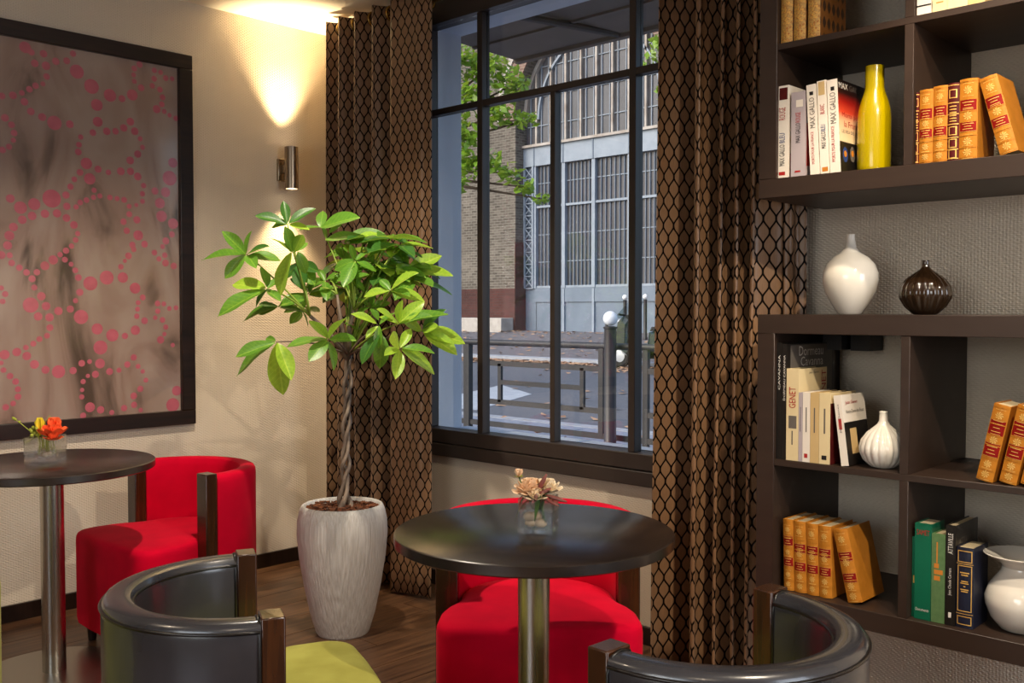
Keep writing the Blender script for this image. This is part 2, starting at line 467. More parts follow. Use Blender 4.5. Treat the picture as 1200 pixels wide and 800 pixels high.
# ------------------------------------------------------------------ room shell
RX, RY, RZ = 6.8, -5.5, 2.638
structure(MB().box(-.15, 0, RY-.2, .2, -.05, RZ+.1).build('wall_left', M['wall']))
w = MB()
w.box(0, .75, 0, .2, -.05, RZ+.1).box(2.28, RX+.2, 0, .2, -.05, RZ+.1)
w.box(.75, 2.28, 0, .2, -.05, .66).box(.75, 2.28, 0, .2, 2.55, RZ+.1)
structure(w.build('wall_front', M['wall']))
w = MB()
w.box(RX, RX+.2, RY-.2, -2.3, -.05, RZ+.1).box(RX, RX+.2, -.5, .2, -.05, RZ+.1)
w.box(RX, RX+.2, -2.3, -.5, -.05, .5).box(RX, RX+.2, -2.3, -.5, 2.45, RZ+.1)
structure(w.build('wall_right', M['wall']))
w = MB()
w.box(-.15, 2.6, RY-.2, RY, -.05, RZ+.1).box(4.6, RX+.2, RY-.2, RY, -.05, RZ+.1)
w.box(2.6, 4.6, RY-.2, RY, -.05, .6).box(2.6, 4.6, RY-.2, RY, 2.4, RZ+.1)
structure(w.build('wall_back', M['wall']))
structure(MB().box(-.15, RX+.2, RY-.2, .2, RZ, RZ+.15).build('ceiling', M['ceiling']))
floor = structure(MB().box(-.15, RX+.2, RY-.2, .2, -.12, -.0018).build('floor', M['joint']))
rng = random.Random(3)
PW = 0.1715
mesh_by_len = {}
for k in range(-1, 40):
    xa = 0.088 + k*PW
    if xa + PW < 0 or xa > RX: continue
    x0, x1 = max(0.0, xa+.0016), min(RX, xa+PW-.0016)
    y = -.30 if k == 5 else -rng.uniform(.25, 1.3)
    cuts = [0.0, y]
    while cuts[-1] > RY:
        cuts.append(max(RY, cuts[-1]-1.4))
    for a, b in zip(cuts, cuts[1:]):
        if a - b < .02: continue
        h = rng.uniform(-.0002, .0003)
        L_, W_ = a-b-.0032, x1-x0
        key = (round(L_,3), round(W_,3))
        if key not in mesh_by_len:
            o = MB().box(-W_/2, W_/2, -L_/2, L_/2, -.0016, 0).build('plank', M['plank'], floor)
            mesh_by_len[key] = o.data
        else:
            o = bpy.data.objects.new('plank', mesh_by_len[key]); C.objects.link(o); o.parent = floor
        o.location = ((x0+x1)/2, (a+b)/2, h)
structure(MB().box(0, .014, RY, 0, 0, .068).build('baseboard_left', M['dark_wood'], bevel=.002))
structure(MB().box(.014, 2.697, -.014, 0, 0, .068).build('baseboard_front', M['dark_wood'], bevel=.002))

# ------------------------------------------------------------------ front window
win = holder('window_1')
f = MB()
f.box(.69, 2.32, -.036, .06, .597, .652).box(.69, 2.32, -.026, .06, .655, .716)
f.box(.69, .775, -.02, .06, .716, 2.524).box(2.256, 2.32, -.02, .06, .716, 2.524)
f.box(.69, 2.32, -.02, .06, 2.524, 2.638)
f.build('frame', M['anthracite'], win, bevel=.003)
MB().box(.775, 2.256, -.008, .034, 2.123, 2.150).build('transom', M['anthracite'], win, bevel=.002)
for xa, xb, zt in ((1.104, 1.136, 2.524), (1.522, 1.547, 2.123), (1.918, 1.949, 2.524)):
    if zt > 2.2:
        MB().box(xa, xb, -.010, .036, .716, zt).build('mullion', M['anthracite'], win, bevel=.002)
    else:
        MB().box(xa, xb, -.007, .033, .716, zt).build('mullion', M['anthracite'], win, bevel=.002)
for xa, xb in ((.775, 1.104), (1.136, 1.522), (1.547, 1.918), (1.949, 2.256)):
    MB().box(xa, xb, .016, .022, .716, 2.123).build('pane', M['glass'], win)
for xa, xb in ((.775, 1.104), (1.136, 1.918), (1.949, 2.256)):
    MB().box(xa, xb, .016, .022, 2.150, 2.524).build('pane', M['glass'], win)
t = MB().box(.745, .776, .06, .205, .66, 2.55).box(2.257, 2.29, .06, .205, .66, 2.55).box(.776, 2.257, .06, .205, 2.528, 2.56)
structure(t.build('trim_1', M['wall_white']))
structure(MB().box(.78, 2.28, .06, .24, .64, .70).build('trim_2', M['wall_white'], bevel=.004))
for n, (x0, x1, y0, y1, z0, z1) in (('added_window_2', (RX+.04, RX+.1, -2.3, -.5, .5, 2.45)), ('added_window_3', (2.6, 4.6, RY-.1, RY-.04, .6, 2.4))):  # unseen windows, invented as openings for the area fill lamps
    h = holder(n)
    m = MB()
    if n == 'added_window_2':
        m.box(x0,x1,y0,y0+.06,z0,z1).box(x0,x1,y1-.06,y1,z0,z1).box(x0,x1,y0,y1,z0,z0+.06).box(x0,x1,y0,y1,z1-.06,z1).box(x0,x1,-1.43,-1.37,z0,z1)
        MB().box(x0+.02,x0+.026,y0+.06,-1.43,z0+.06,z1-.06).build('pane', M['glass'], h)
        MB().box(x0+.02,x0+.026,-1.37,y1-.06,z0+.06,z1-.06).build('pane', M['glass'], h)
    else:
        m.box(x0,x0+.06,y0,y1,z0,z1).box(x1-.06,x1,y0,y1,z0,z1).box(x0,x1,y0,y1,z0,z0+.06).box(x0,x1,y0,y1,z1-.06,z1).box(3.57,3.63,y0,y1,z0,z1)
        MB().box(x0+.06,3.57,y0+.02,y0+.026,z0+.06,z1-.06).build('pane', M['glass'], h)
        MB().box(3.63,x1-.06,y0+.02,y0+.026,z0+.06,z1-.06).build('pane', M['glass'], h)
    m.build('frame', M['anthracite'], h)

# ------------------------------------------------------------------ curtains
def curtain(name, label, pts, amp, omega, z0, z1, seed, rod_y, rings, flat=()):
    """pts: list of (x, y, amplitude scale) nodes, one per half fold."""
    rnd = random.Random(seed)
    nseg, nz = 12, 26
    line = []
    n = len(pts)
    for i in range(n-1):
        for s in range(nseg):
            q = (i*nseg + s)
            line.append(q/nseg)
    line.append(n-1)
    def P(u, zf):
        i = min(int(u), n-2); fr = u - i
        e = fr - omega*math.sin(2*math.pi*fr)/(2*math.pi)   # lingers at the crests, hurries between them
        sm = (1-math.cos(math.pi*fr))/2
        x = pts[i][0]*(1-fr) + pts[i+1][0]*fr
        y = pts[i][1]*(1-sm) + pts[i+1][1]*sm
        ym = (pts[i][2]*(1-fr) + pts[i+1][2]*fr)
        wob = .006*math.sin(u*1.7+seed+zf*2.2)*(1-zf) + .004*math.sin(u*3.1+zf*5+seed)*(1-zf)
        mid = rod_y + ym
        k = 1.0 - .16*zf + .10*(1-zf)
        return x + wob + omega*.016*math.sin(2*math.pi*fr)*(1 if i % 2 else -1), mid + (y-rod_y)*k
    # arc length at mid height for the print
    arc = [0.0]
    prev = None
    for u in line:
        p = Vector(P(u, .5))
        if prev is not None: arc.append(arc[-1] + (p-prev).length)
        prev = p
    vs, uvs, fs = [], [], []
    nu = len(line)
    for j in range(nz+1):
        zf = j/nz
        for i, u in enumerate(line):
            x, y = P(u, zf)
            zz = z0 + (z1-z0)*zf
            if j == 0: zz += .004*math.sin(u*2.1+seed)
            vs.append((x, y, zz)); uvs.append((arc[i], zz))
    for j in range(nz):
        for i in range(nu-1):
            fs.append((j*nu+i, j*nu+i+1, (j+1)*nu+i+1, (j+1)*nu+i))
    me = bpy.data.meshes.new(name)
    me.from_pydata(vs, [], fs)
    ul = me.uv_layers.new(name='UVMap')
    for lp in me.loops:
        ul.data[lp.index].uv = uvs[lp.vertex_index]
    me.polygons.foreach_set('use_smooth', [True]*len(me.polygons))
    me.materials.append(M['curtain'])
    root = thing(name, label, 'curtain', (pts[0][0], rod_y, 0))
    o = bpy.data.objects.new('fabric', me); C.objects.link(o); o.parent = root
    o.location = (-pts[0][0], -rod_y, 0)
    so = o.modifiers.new('thickness', 'SOLIDIFY'); so.thickness = .003; so.offset = 0
    # eyelets where the rod goes through
    rm = None
    for xr in rings:
        if rm is None:
            m = MB(); R_, r_ = .030, .0065
            vv, ff = [], []
            for a in range(20):
                for b in range(8):
                    A, B_ = 2*math.pi*a/20, 2*math.pi*b/8
                    vv.append((r_*math.sin(B_), (R_+r_*math.cos(B_))*math.cos(A), (R_+r_*math.cos(B_))*math.sin(A)))
                    ff.append((a*8+b, ((a+1)%20)*8+b, ((a+1)%20)*8+(b+1)%8, a*8+(b+1)%8))
            e = m.add(vv, ff).build('eyelet', M['brass'], root, smooth='all'); rm = e.data
        else:
            e = bpy.data.objects.new('eyelet', rm); C.objects.link(e); e.parent = root
        e.location = (xr - pts[0][0], 0, 2.57)
    return root
RODY = -.155
def folds(x0, ws, a, y_off=0.0, y_end=None):
    p = []; x = x0; s = -1
    n = len(ws)
    for i in range(n+1):
        off = y_off if y_end is None else y_off + (y_end-y_off)*i/n
        p.append((x, RODY + s*a, off)); s = -s
        if i < n: x += ws[i]
    return p
curtain('curtain', 'brown ogee patterned eyelet curtain behind the potted money tree', [(x_, RODY+y_, 0.0) for x_, y_ in ((.315,-.085),(.372,.075),(.425,-.09),(.49,.08),(.545,-.09),(.615,.08),(.675,-.09),(.74,.08),(.80,-.085),(.915,-.062),(1.02,-.045))], .06, .9, .015, 2.60, 1.0, RODY, [.345,.398,.457,.518,.58,.645,.708,.77,.96])
curtain('curtain', 'brown ogee patterned eyelet curtain between window and bookshelves', [(x_, RODY+y_, 0.0) for x_, y_ in ((2.212,-.09),(2.300,.12),(2.382,-.10),(2.426,.115),(2.468,-.095),(2.496,.06),(2.524,-.095),(2.550,.09),(2.578,-.085),(2.63,-.01),(2.682,.065))], .06, 1.0, .015, 2.60, 4.0, RODY, [2.252,2.343,2.402,2.45,2.51,2.565,2.64])
r = thing('curtain_rod', 'aged brass curtain rod with cone finial above the window', 'curtain rod', (1.5, RODY, 2.57))
MB().tube([(-1.16,0,0),(1.3,0,0)], .0135, 14).build('rod', M['brass'], r, smooth=True)
MB().tube([(-1.16,0,0),(-1.18,0,0),(-1.19,0,0),(-1.225,0,0)], [.0135,.016,.02,.033], 16).build('finial', M['brass'], r, smooth=True)
MB().tube([(1.3,0,0),(1.32,0,0),(1.33,0,0),(1.365,0,0)], [.0135,.016,.02,.033], 16).build('finial', M['brass'], r, smooth=True)
for x in (-1.14, 1.05):
    MB().tube([(x,0,0),(x,.155,0)], .008, 8).box(x-.02,x+.02,.147,.155,-.03,.03).build('bracket', M['brass'], r)

# ------------------------------------------------------------------ sconce
s = thing('wall_sconce', 'satin nickel cylinder wall light shining up and down by corner', 'wall light', (0,-.272,1.935))
MB().box(0, .018, -.028, .028, -.058, .05).build('wall_plate', M['nickel'], s, bevel=.003)
MB().box(.018, .06, -.012, .012, -.02, .02).build('arm', M['nickel'], s, bevel=.002)
MB().lathe([(.029,-.1),(.033,-.1),(.033,.1),(.029,.1),(.029,.085),(.001,.08)], 32, (.088,0), close=True).build('tube', M['nickel'], s, smooth=True)
M['lamp'] = mat('lit_lamp_lens', '#fff0d0', .3, emit=9)
MB().lathe([(.0285,-.094),(.0285,-.09)], 24, (.088,0)).build('lower_lens', M['lamp'], s)
MB().lathe([(.0285,.088),(.0285,.092)], 24, (.088,0)).build('upper_lens', M['lamp'], s)
SC = (1.0, .76, .42)
spot('upper_lamp', (.088,0,.105), (.088,0,1), 80, 74, 1.0, SC, .02, s)
spot('lower_lamp', (.088,0,-.108), (.088,0,-1), 45, 80, 1.0, SC, .02, s)

# ------------------------------------------------------------------ street outside
def gz(y): return -.05 + .042*(y-4.5) if y > 5.6 else -.05
M['asphalt'] = mat('asphalt', '#5d636e', .85, color2='#4d525c', scale=30, bump=.2)
M['paving'] = mat('paving_stone', '#8b93a3', .8, color2='#767e8d', scale=12, bump=.1)
M['kerb'] = mat('kerb_stone', '#9aa0aa', .85, scale=9)
M['far_paving'] = mat('far_pavement_asphalt', '#6b6a70', .9, color2='#5b5a60', scale=12)
M['street_steel'] = mat('street_railing_paint', '#2b2a2c', .5, .0, color2='#242325', scale=9)
M['marking'] = mat('road_paint', '#a3acb8', .8, scale=9)
g = structure(MB().box(-30, 14, .2, 5.45, -.3, -.056).build('pavement', M['paving']))
pm = None
for iy in range(7):
    for ix in range(16):
        x = -4.6 + ix*.42 + (.21 if iy % 2 else 0); y = 3.7 + iy*.25
        if pm is None:
            o = MB().box(-.205,.205,-.12,.12,-.03,.0).build('paver', M['paving'], g, bevel=.006, seg=1); pm = o.data
        else:
            o = bpy.data.objects.new('paver', pm); C.objects.link(o); o.parent = g
            b = o.modifiers.new('edge', 'BEVEL'); b.width = .006; b.segments = 1; b.limit_method = 'ANGLE'
        o.location = (x, y, -.05 + rng.uniform(-.002,.002))
def slab(name, m, y0, z0, y1, z1, th=.3, x0=-40, x1=14):
    return structure(MB().add([(x0,y0,z0-th),(x1,y0,z0-th),(x1,y1,z1-th),(x0,y1,z1-th),(x0,y0,z0),(x1,y0,z0),(x1,y1,z1),(x0,y1,z1)],
        [(0,3,2,1),(4,5,6,7),(0,1,5,4),(1,2,6,5),(2,3,7,6),(3,0,4,7)]).build(name, m))
slab('kerb', M['kerb'], 5.45, -.045, 5.62, -.045)
slab('road', M['asphalt'], 5.62, -.06, 12.0, gz(12)-.08)
slab('kerb', M['kerb'], 12.0, gz(12), 12.2, gz(12.2)+.005)
slab('pavement', M['far_paving'], 12.2, gz(12.2), 20.2, gz(20.2))
def rz_(y): return -.06 + (y-5.62)*(gz(12)-.08+.06)/(12-5.62)
mk = MB()
q = [(-6.2,5.9),(-5.0,5.9),(-5.6,7.6),(-6.9,8.3)]
mk.add([(x,y,rz_(y)+.004) for x,y in q] + [(x,y,rz_(y)-.01) for x,y in q], [(0,1,2,3),(0,4,5,1),(1,5,6,2),(2,6,7,3),(3,7,4,0)])
structure(mk.build('road_marking', M['marking']))
# leaf litter
M['litter'] = mat('dry_leaves', '#b8997c', .8, color2='#8f6a50', scale=6)
m = MB()
def flake(x, y, z, s):
    a = rng.uniform(0, 6.28); ca, sa = math.cos(a), math.sin(a)
    p = [(-s,0,rng.uniform(0,.03)),(0,-s*.6,rng.uniform(0,.03)),(s,0,rng.uniform(0,.04)),(0,s*.6,rng.uniform(0,.04))]
    m.add([(x+ca*u-sa*v, y+sa*u+ca*v, z+.008+w_) for u,v,w_ in p], [(0,1,2,3)])
for i in range(2600):
    x = rng.uniform(-20, 0); y = 11.95 - abs(rng.gauss(0, .45)); flake(x, y, rz_(y), rng.uniform(.05,.1))
for i in range(500):
    x = rng.uniform(-22, -2); y = rng.uniform(12.3, 19); flake(x, y, gz(y)+.005, rng.uniform(.05,.1))
for i in range(150):
    x = rng.uniform(-22, -8); y = 19.3 + rng.uniform(-.5,.1); flake(x, y, gz(y)+.005, rng.uniform(.05,.1))
for i in range(70):
    x = rng.uniform(-8, 1); y = rng.uniform(5.7, 11); flake(x, y, rz_(y), rng.uniform(.05,.09))
for i in range(25):
    x = rng.uniform(-4, 1); y = rng.uniform(3.8, 5.4); flake(x, y, -.045, rng.uniform(.04,.07))
tag(m.build('fallen_leaves', M['litter'], recalc=False), 'dry brown fallen leaves along the far kerb and road', 'leaves', kind='stuff')

rl = thing('street_railing', 'grey steel street railing with nested rectangle bars along the pavement', 'railing', (0,4.1,-.05))
MB().tube([(-9,0,.97),(5,0,.97)], .031, 12).build('top_rail', M['street_steel'], rl, smooth=True)
MB().box(-9,5,-.018,.018,.115,.165).build('bottom_rail', M['street_steel'], rl)
for x0 in (-7.5, -5.25, -3.04, -1.0, 1.25, 3.5):
    x1 = x0 + 1.54
    for x in (x0, x1):
        MB().box(x-.02,x+.035,-.02,.02,-.05 if x == x0 else .14,.95).build('post', M['street_steel'], rl)
    MB().box(x0,x1,-.016,.016,.735,.785).build('bar', M['street_steel'], rl)
    MB().box(x0,x1,-.016,.016,.345,.395).build('bar', M['street_steel'], rl)
    MB().box(x0+.24,x1-.22,-.015,.015,.55,.595).build('bar', M['street_steel'], rl)
    for x in (x0+.24, x1-.22):
        MB().box(x-.022,x+.022,-.016,.016,.37,.76).build('upright', M['street_steel'], rl)
MB().box(-3.31,-3.23,-.03,.03,-.03,.95).build('post', M['street_steel'], rl)
M['bollard'] = mat('bollard_black', '#242126', .4, scale=9)
M['bollard_ball'] = mat('bollard_white_ball', '#eef1f4', .3, scale=5)
def bollard(x, y, z, h, label, r=.045, ballr=.068):
    b = thing('ball_bollard', label, 'bollard', (x,y,z), 0, 'white ball bollards')
    MB().lathe([(r+.015,0),(r+.015,.06),(r,.08),(r,h-.17),(r+.008,h-.165),(r+.008,h-.15),(r*.6,h-.145)], 18).build('post', M['bollard'], b, smooth=True)
    MB().ball((0,0,h-.075), ballr, 16, 10).build('ball', M['bollard_ball'], b, smooth='all')
bollard(-1.30, 3.98, -.05, 1.30, 'white ball bollard standing against the grey street railing', .055, .066)
bollard(-17.17, 18.14, gz(18.14), 1.17, 'far white ball bollard in front of the dark brick wall')
bollard(-11.09, 17.04, gz(17.04), 1.17, 'far white ball bollard left of the thick window mullion at right')
bollard(-10.72, 17.4, gz(17.4), 1.17, 'far white ball bollard seen just beside the right curtain')
p = thing('street_post', 'short dark leaning post beyond the railing near the bollard', 'post', (-8.35,12.75,gz(12.75)), rot=(0,rad(6),0))
MB().lathe([(.05,0),(.04,.05),(.035,.8),(.02,.84)], 12).build('shaft', M['bollard'], p, smooth=True)

# scooter parked along the far kerb
sc = thing('motor_scooter', 'dark parked motor scooter partly hidden by the right curtain', 'scooter', (-7.04,11.6,rz_(11.6)))
M['tyre'] = mat('tyre_rubber', '#161616', .8, scale=30)
M['scooter'] = mat('scooter_paint', '#2c3a38', .25, color2='#24302e', scale=4, coat=.5)
M['alloy'] = mat('wheel_alloy', '#c2c8cf', .35, .3, scale=9)
M['screen'] = thin_glass('scooter_windscreen_glass', (.75,.8,.82), 1.5)
for x in (0, 1.28):
    t_ = MB()
    prof = [(.12,-.04),(.19,-.05),(.225,-.03),(.232,0),(.225,.03),(.19,.05),(.12,.04)]
    t_.lathe(prof, 24, close=True)
    wv = [(x+a, c, .235+b) for a,b,c in t_.v]
    wl = MB().add(wv, t_.f).build('wheel', M['tyre'], sc, smooth=True)
    h_ = MB().lathe([(.02,-.045),(.13,-.03),(.13,.03),(.02,.045)], 20)
    MB().add([(x+a, c, .235+b) for a,b,c in h_.v], h_.f).build('rim', M['alloy'], wl, smooth=True)
def side(poly, hw, name, m, par, taper=.75):
    n = len(poly); vs = []
    cx = sum(p[0] for p in poly)/n; cz = sum(p[1] for p in poly)/n
    for y, k in ((-hw,taper),(-hw*.6,1),(hw*.6,1),(hw,taper)):
        vs += [(cx+(x-cx)*k, y, cz+(z-cz)*k) for x,z in poly]
    fs = [tuple(range(n-1,-1,-1)), tuple(range(3*n,4*n))]
    for j in range(3):
        fs += [(j*n+i, j*n+(i+1)%n, (j+1)*n+(i+1)%n, (j+1)*n+i) for i in range(n)]
    return MB().add(vs, fs).build(name, m, par, smooth=True)
side([(-.2,.42),(-.05,.5),(.2,.42),(.05,.35)], .09, 'front_mudguard', M['scooter'], sc)
side([(-.02,.5),(.02,.86),(.16,.98),(.26,.9),(.24,.4),(.34,.25),(.28,.2),(.12,.3)], .19, 'leg_shield', M['scooter'], sc)
side([(.26,.22),(.3,.3),(.72,.3),(.75,.2)], .16, 'footboard', M['tyre'], sc)
side([(.66,.28),(.72,.68),(1.0,.74),(1.5,.72),(1.58,.6),(1.35,.44),(1.05,.32)], .17, 'rear_body', M['scooter'], sc)
side([(.72,.7),(.76,.78),(1.1,.79),(1.45,.84),(1.5,.76),(1.0,.73)], .14, 'seat', M['tyre'], sc)
MB().tube([(.2,-.32,1.0),(.16,-.15,.99),(.14,0,.97),(.16,.15,.99),(.2,.32,1.0)], .018, 8).build('handlebar', M['tyre'], sc, smooth=True)
MB().ball((.0,0,.86), .075, 14, 8, (.7,1.1,.8)).build('headlight', M['alloy'], sc, smooth='all')
MB().add([(.0,-.2,.93),(.0,.2,.93),(.34,.24,1.22),(.34,-.24,1.22),(.012,-.2,.925),(.012,.2,.925),(.352,.24,1.215),(.352,-.24,1.215)],
    [(0,1,2,3),(7,6,5,4),(0,4,5,1),(1,5,6,2),(2,6,7,3),(3,7,4,0)]).build('windscreen', M['screen'], sc)

# ------------------------------------------------------------------ brick hall across the street
bl = thing('brick_hall', 'brick industrial hall with tall arched steel glazing across the street', 'building', (-14.375,20,0))
M['brick'] = brick_mat('grey_brown_brick', '#6b645b', '#4a443d', '#7d786f')
M['red_brick'] = brick_mat('dark_red_brick', '#522c27', '#43231f', '#463733')
M['arch_brick'] = brick_mat('arch_brick', '#7d6257', '#6a5248', '#94887c')
M['hall_steel'] = mat('pale_blue_steel', '#8c98a6', .5, color2='#7d8998', scale=3)
M['hall_rust'] = mat('weathered_steel_bar', '#b0aaa4', .6, color2='#8a7f76', scale=3)
M['hall_glass'] = mat('dim_interior_glass', '#4c4d54', .35, color2='#3f4046', scale=1.2)  # opaque grey paints the dim interior behind the panes
M['hall_panel'] = mat('grey_blue_sheet_panel', '#6d7b8c', .5, color2='#616f80', scale=1.5)
M['stone'] = mat('light_stone', '#b5b0aa', .8, color2='#9f9a94', scale=4)
R_, zc, HW = 2.9, 7.2, 2.9
b = MB()
b.box(-20, -HW, -.5, .4, .2, 13).box(HW, 16, -.5, .4, .2, 13)
NS = 28
for i in range(NS):
    a0, a1 = math.pi - math.pi*i/NS, math.pi - math.pi*(i+1)/NS
    x0, z0 = R_*math.cos(a0), zc+R_*math.sin(a0); x1, z1 = R_*math.cos(a1), zc+R_*math.sin(a1)
    b.add([(x0,-.5,z0),(x1,-.5,z1),(x1,-.5,13),(x0,-.5,13),(x0,.4,z0),(x1,.4,z1),(x1,.4,13),(x0,.4,13)],
          [(0,1,2,3),(7,6,5,4),(0,4,5,1),(3,2,6,7)])
b.build('brick_wall', M['brick'], bl)
MB().box(-20, -HW+.02, -.54, -.4, .2, 1.93).box(-HW+.0, -HW+.03, -.54, -.05, .2, 3.4).build('brick_plinth', M['red_brick'], bl)
MB().box(-20, -HW-.05, -1.1, -.54, .2, 1.0).build('stone_ledge', M['stone'], bl, bevel=.02)
def ring(r0, r1, y0, y1, name, m, a_from=0, a_to=math.pi, n=32):
    vs, fs = [], []
    for i in range(n+1):
        a = a_from + (a_to-a_from)*i/n
        for r, y in ((r0,y0),(r1,y0),(r1,y1),(r0,y1)):
            vs.append((r*math.cos(a), y, zc + r*math.sin(a)))
    for i in range(n):
        for k in range(4):
            fs.append((i*4+k, i*4+(k+1)%4, (i+1)*4+(k+1)%4, (i+1)*4+k))
    fs += [(0,1,2,3), (n*4+3,n*4+2,n*4+1,n*4)]
    return MB().add(vs, fs).build(name, m, bl)
ring(R_, R_+.55, -.56, -.5, 'arch_ring', M['arch_brick'])
ring(R_+.55, R_+.75, -.6, -.5, 'stone_arch_band', M['stone'])
ring(R_-.12, R_, -.15, 0, 'arch_rim', M['hall_rust'])
ring(R_-.62, R_-.55, -.1, 0, 'arch_rib', M['hall_steel'])
def vbar(x, w_, z0, z1, m, name, y=-.06, d=.06):
    MB().box(x-w_/2, x+w_/2, y, y+d, z0, z1).build(name, m, bl)
# upper fan of bars
bars = [-2.4+.6*i for i in range(9)]
for x in bars:
    vbar(x, .07, 6.42, zc+math.sqrt(max(.01,(R_-.1)**2-x*x)), M['hall_rust'], 'mullion', -.1, .1)
for i in range(18):
    x = -2.7+.3*i+.02
    if min(abs(x-q) for q in bars) < .1: x += .0
    vbar(x+.15 if abs(x) < 2.5 else x, .022, 6.42, zc+math.sqrt(max(.01,(R_-.1)**2-(x+.15)**2)) if abs(x+.15) < 2.78 else 7.3, M['hall_steel'], 'glazing_bar', -.04, .04)
for z in (7.0, 7.9, 8.8, 9.6):
    hw_ = math.sqrt(max(.01, (R_-.1)**2-(z-zc)**2))
    MB().box(-hw_, hw_, -.04, 0, z-.012, z+.012).build('glazing_bar', M['hall_steel'], bl)
vs = [(-R_+.02,0,6.36),(R_-.02,0,6.36)] + [(R_*math.cos(math.pi*i/24)*.995, 0, zc+R_*math.sin(math.pi*i/24)*.995) for i in range(25)]
MB().add(vs + [(x,.05,z) for x,_,z in vs], [tuple(range(27)), tuple(range(53,26,-1))]).build('arched_pane', M['hall_glass'], bl)
MB().box(-HW, HW, -.22, -.02, 6.34, 6.42).build('sill_bar', M['hall_rust'], bl)
MB().box(-HW, HW, -.14, .05, 5.75, 6.34).build('fascia_beam', M['hall_steel'], bl)
ml = [-2.45, -1.25, -.075, 1.26, 2.45]
for x in ml[:-1]+[2.45]:
    vbar(x, .13, 1.93, 5.75, M['hall_steel'], 'mullion', -.12, .12)
    MB().box(x-.02, x+.02, -.16, -.13, 5.75, 6.34).build('fascia_joint', M['hall_panel'], bl)
for xa, xb in zip(ml, ml[1:]):
    MB().box(xa+.065, xb-.065, 0, .04, 1.93, 5.75).build('pane', M['hall_glass'], bl)
    for z in (1.97, 4.47):
        MB().box(xa+.065, xb-.065, -.09, 0, z-.035, z+.035).build('transom', M['hall_steel'], bl)
    for z in (2.75, 3.6, 5.2):
        MB().box(xa+.065, xb-.065, -.03, 0, z-.012, z+.012).build('glazing_bar', M['hall_steel'], bl)
    n = 6
    for i in range(1, n+1):
        x = xa+.065 + (xb-xa-.13)*i/(n+1)
        vbar(x, .020, 2.0, 5.72, M['hall_panel'], 'glazing_bar', -.045, .045)
    MB().box(xa+.03, xb-.03, -.06, .04, .45, 1.5).build('sheet_panel', M['hall_panel'], bl)
    MB().box(xa, xb, -.1, .04, 1.5, 1.93).build('sheet_panel', M['hall_panel'], bl)
    vbar(xb, .08, .45, 1.9, M['hall_steel'], 'panel_post', -.12, .1)
MB().box(-HW, -2.4, -.06, .04, .45, 1.93).build('sheet_panel', M['hall_panel'], bl)
# lattice column
for x in (-2.86, -2.50):
    vbar(x, .06, 1.93, 5.75, M['hall_steel'], 'lattice_post', -.16, .08)
MB().box(-2.89, -2.5, .0, .04, 1.93, 5.75).build('lattice_backing', M['hall_panel'], bl)
nb = 10; hh = (5.75-1.93)/nb
for i in range(nb):
    z0 = 1.93+i*hh
    for s_ in (1,-1):
        m_ = MB(); xa, xb = (-2.84,-2.52) if s_ > 0 else (-2.52,-2.84)
        m_.tube([(xa,-.12,z0+.03),(xb,-.12,z0+hh-.03)], .018, 5).build('lattice_brace', M['hall_steel'], bl)
    MB().box(-2.84,-2.52,-.13,-.1,z0-.015,z0+.015).build('lattice_brace', M['hall_steel'], bl)

# ------------------------------------------------------------------ street trees
M['foliage'] = leaf_mat('street_tree_leaves', '#86a834', '#5f8a2a', '#b9cf4c')
M['tree_bark'] = mat('street_tree_bark', '#5a4a3c', .9, color2='#3c3026', scale=9, bump=.5)
def street_tree(loc, label, blobs, trunk_h, n_per, seed):
    rnd = random.Random(seed)
    t = thing('street_tree', label, 'tree', loc, 0)
    L0 = Vector(loc)
    MB().tube([(0,0,0),(.05,.02,trunk_h*.5),(0,.08,trunk_h),(.1,.1,trunk_h+1.4)], [.17,.14,.11,.05], 10).build('trunk', M['tree_bark'], t, smooth=True)
    m = MB()
    for (bx,by,bz,br) in blobs:
        c = Vector((bx,by,bz)) - L0
        st = Vector((0,.08,trunk_h - .3))
        mid = st.lerp(c, .55) + Vector((0,0,.35))
        MB().tube([st, mid, c], [.05,.03,.01], 6).build('branch', M['tree_bark'], t, smooth=True)
        for i in range(int(n_per*br*br*4)):
            d = Vector((rnd.gauss(0,1), rnd.gauss(0,1), rnd.gauss(0,.7)))
            d = d.normalized()*br*rnd.random()**.45
            p = c + d
            s = rnd.uniform(.045,.09)
            ax = Vector((rnd.gauss(0,1), rnd.gauss(0,1), rnd.gauss(-.3,.6))).normalized()
            nn = Vector((rnd.gauss(0,.6), rnd.gauss(-.3,.6), 1)).normalized()
            sd = ax.cross(nn).normalized()
            m.add([p-ax*s, p+sd*s*.55, p+ax*s, p-sd*s*.55], [(0,1,2,3)])
    f_ = m.build('foliage', M['foliage'], t, recalc=False)
    f_['kind'] = 'stuff'
street_tree((-8.2,6.3,-.05), 'green street tree overhanging from the left outside the window',
    [(-6.2,6.75,4.85,.35),(-5.85,7.0,4.7,.3),(-5.6,7.2,4.45,.26),(-6.1,6.85,4.3,.33),(-5.75,7.1,4.05,.24),(-5.45,7.33,3.95,.17),(-6.15,6.7,3.75,.3),(-6.1,6.75,3.35,.27),
     (-5.85,6.95,3.35,.2),(-5.62,7.15,3.2,.18),(-5.45,7.3,3.0,.14),(-5.27,7.45,2.83,.12),(-6.2,6.6,3.05,.2),(-6.6,6.5,4.9,.4),(-6.7,6.5,4.2,.4)], 3.0, 520, 8)
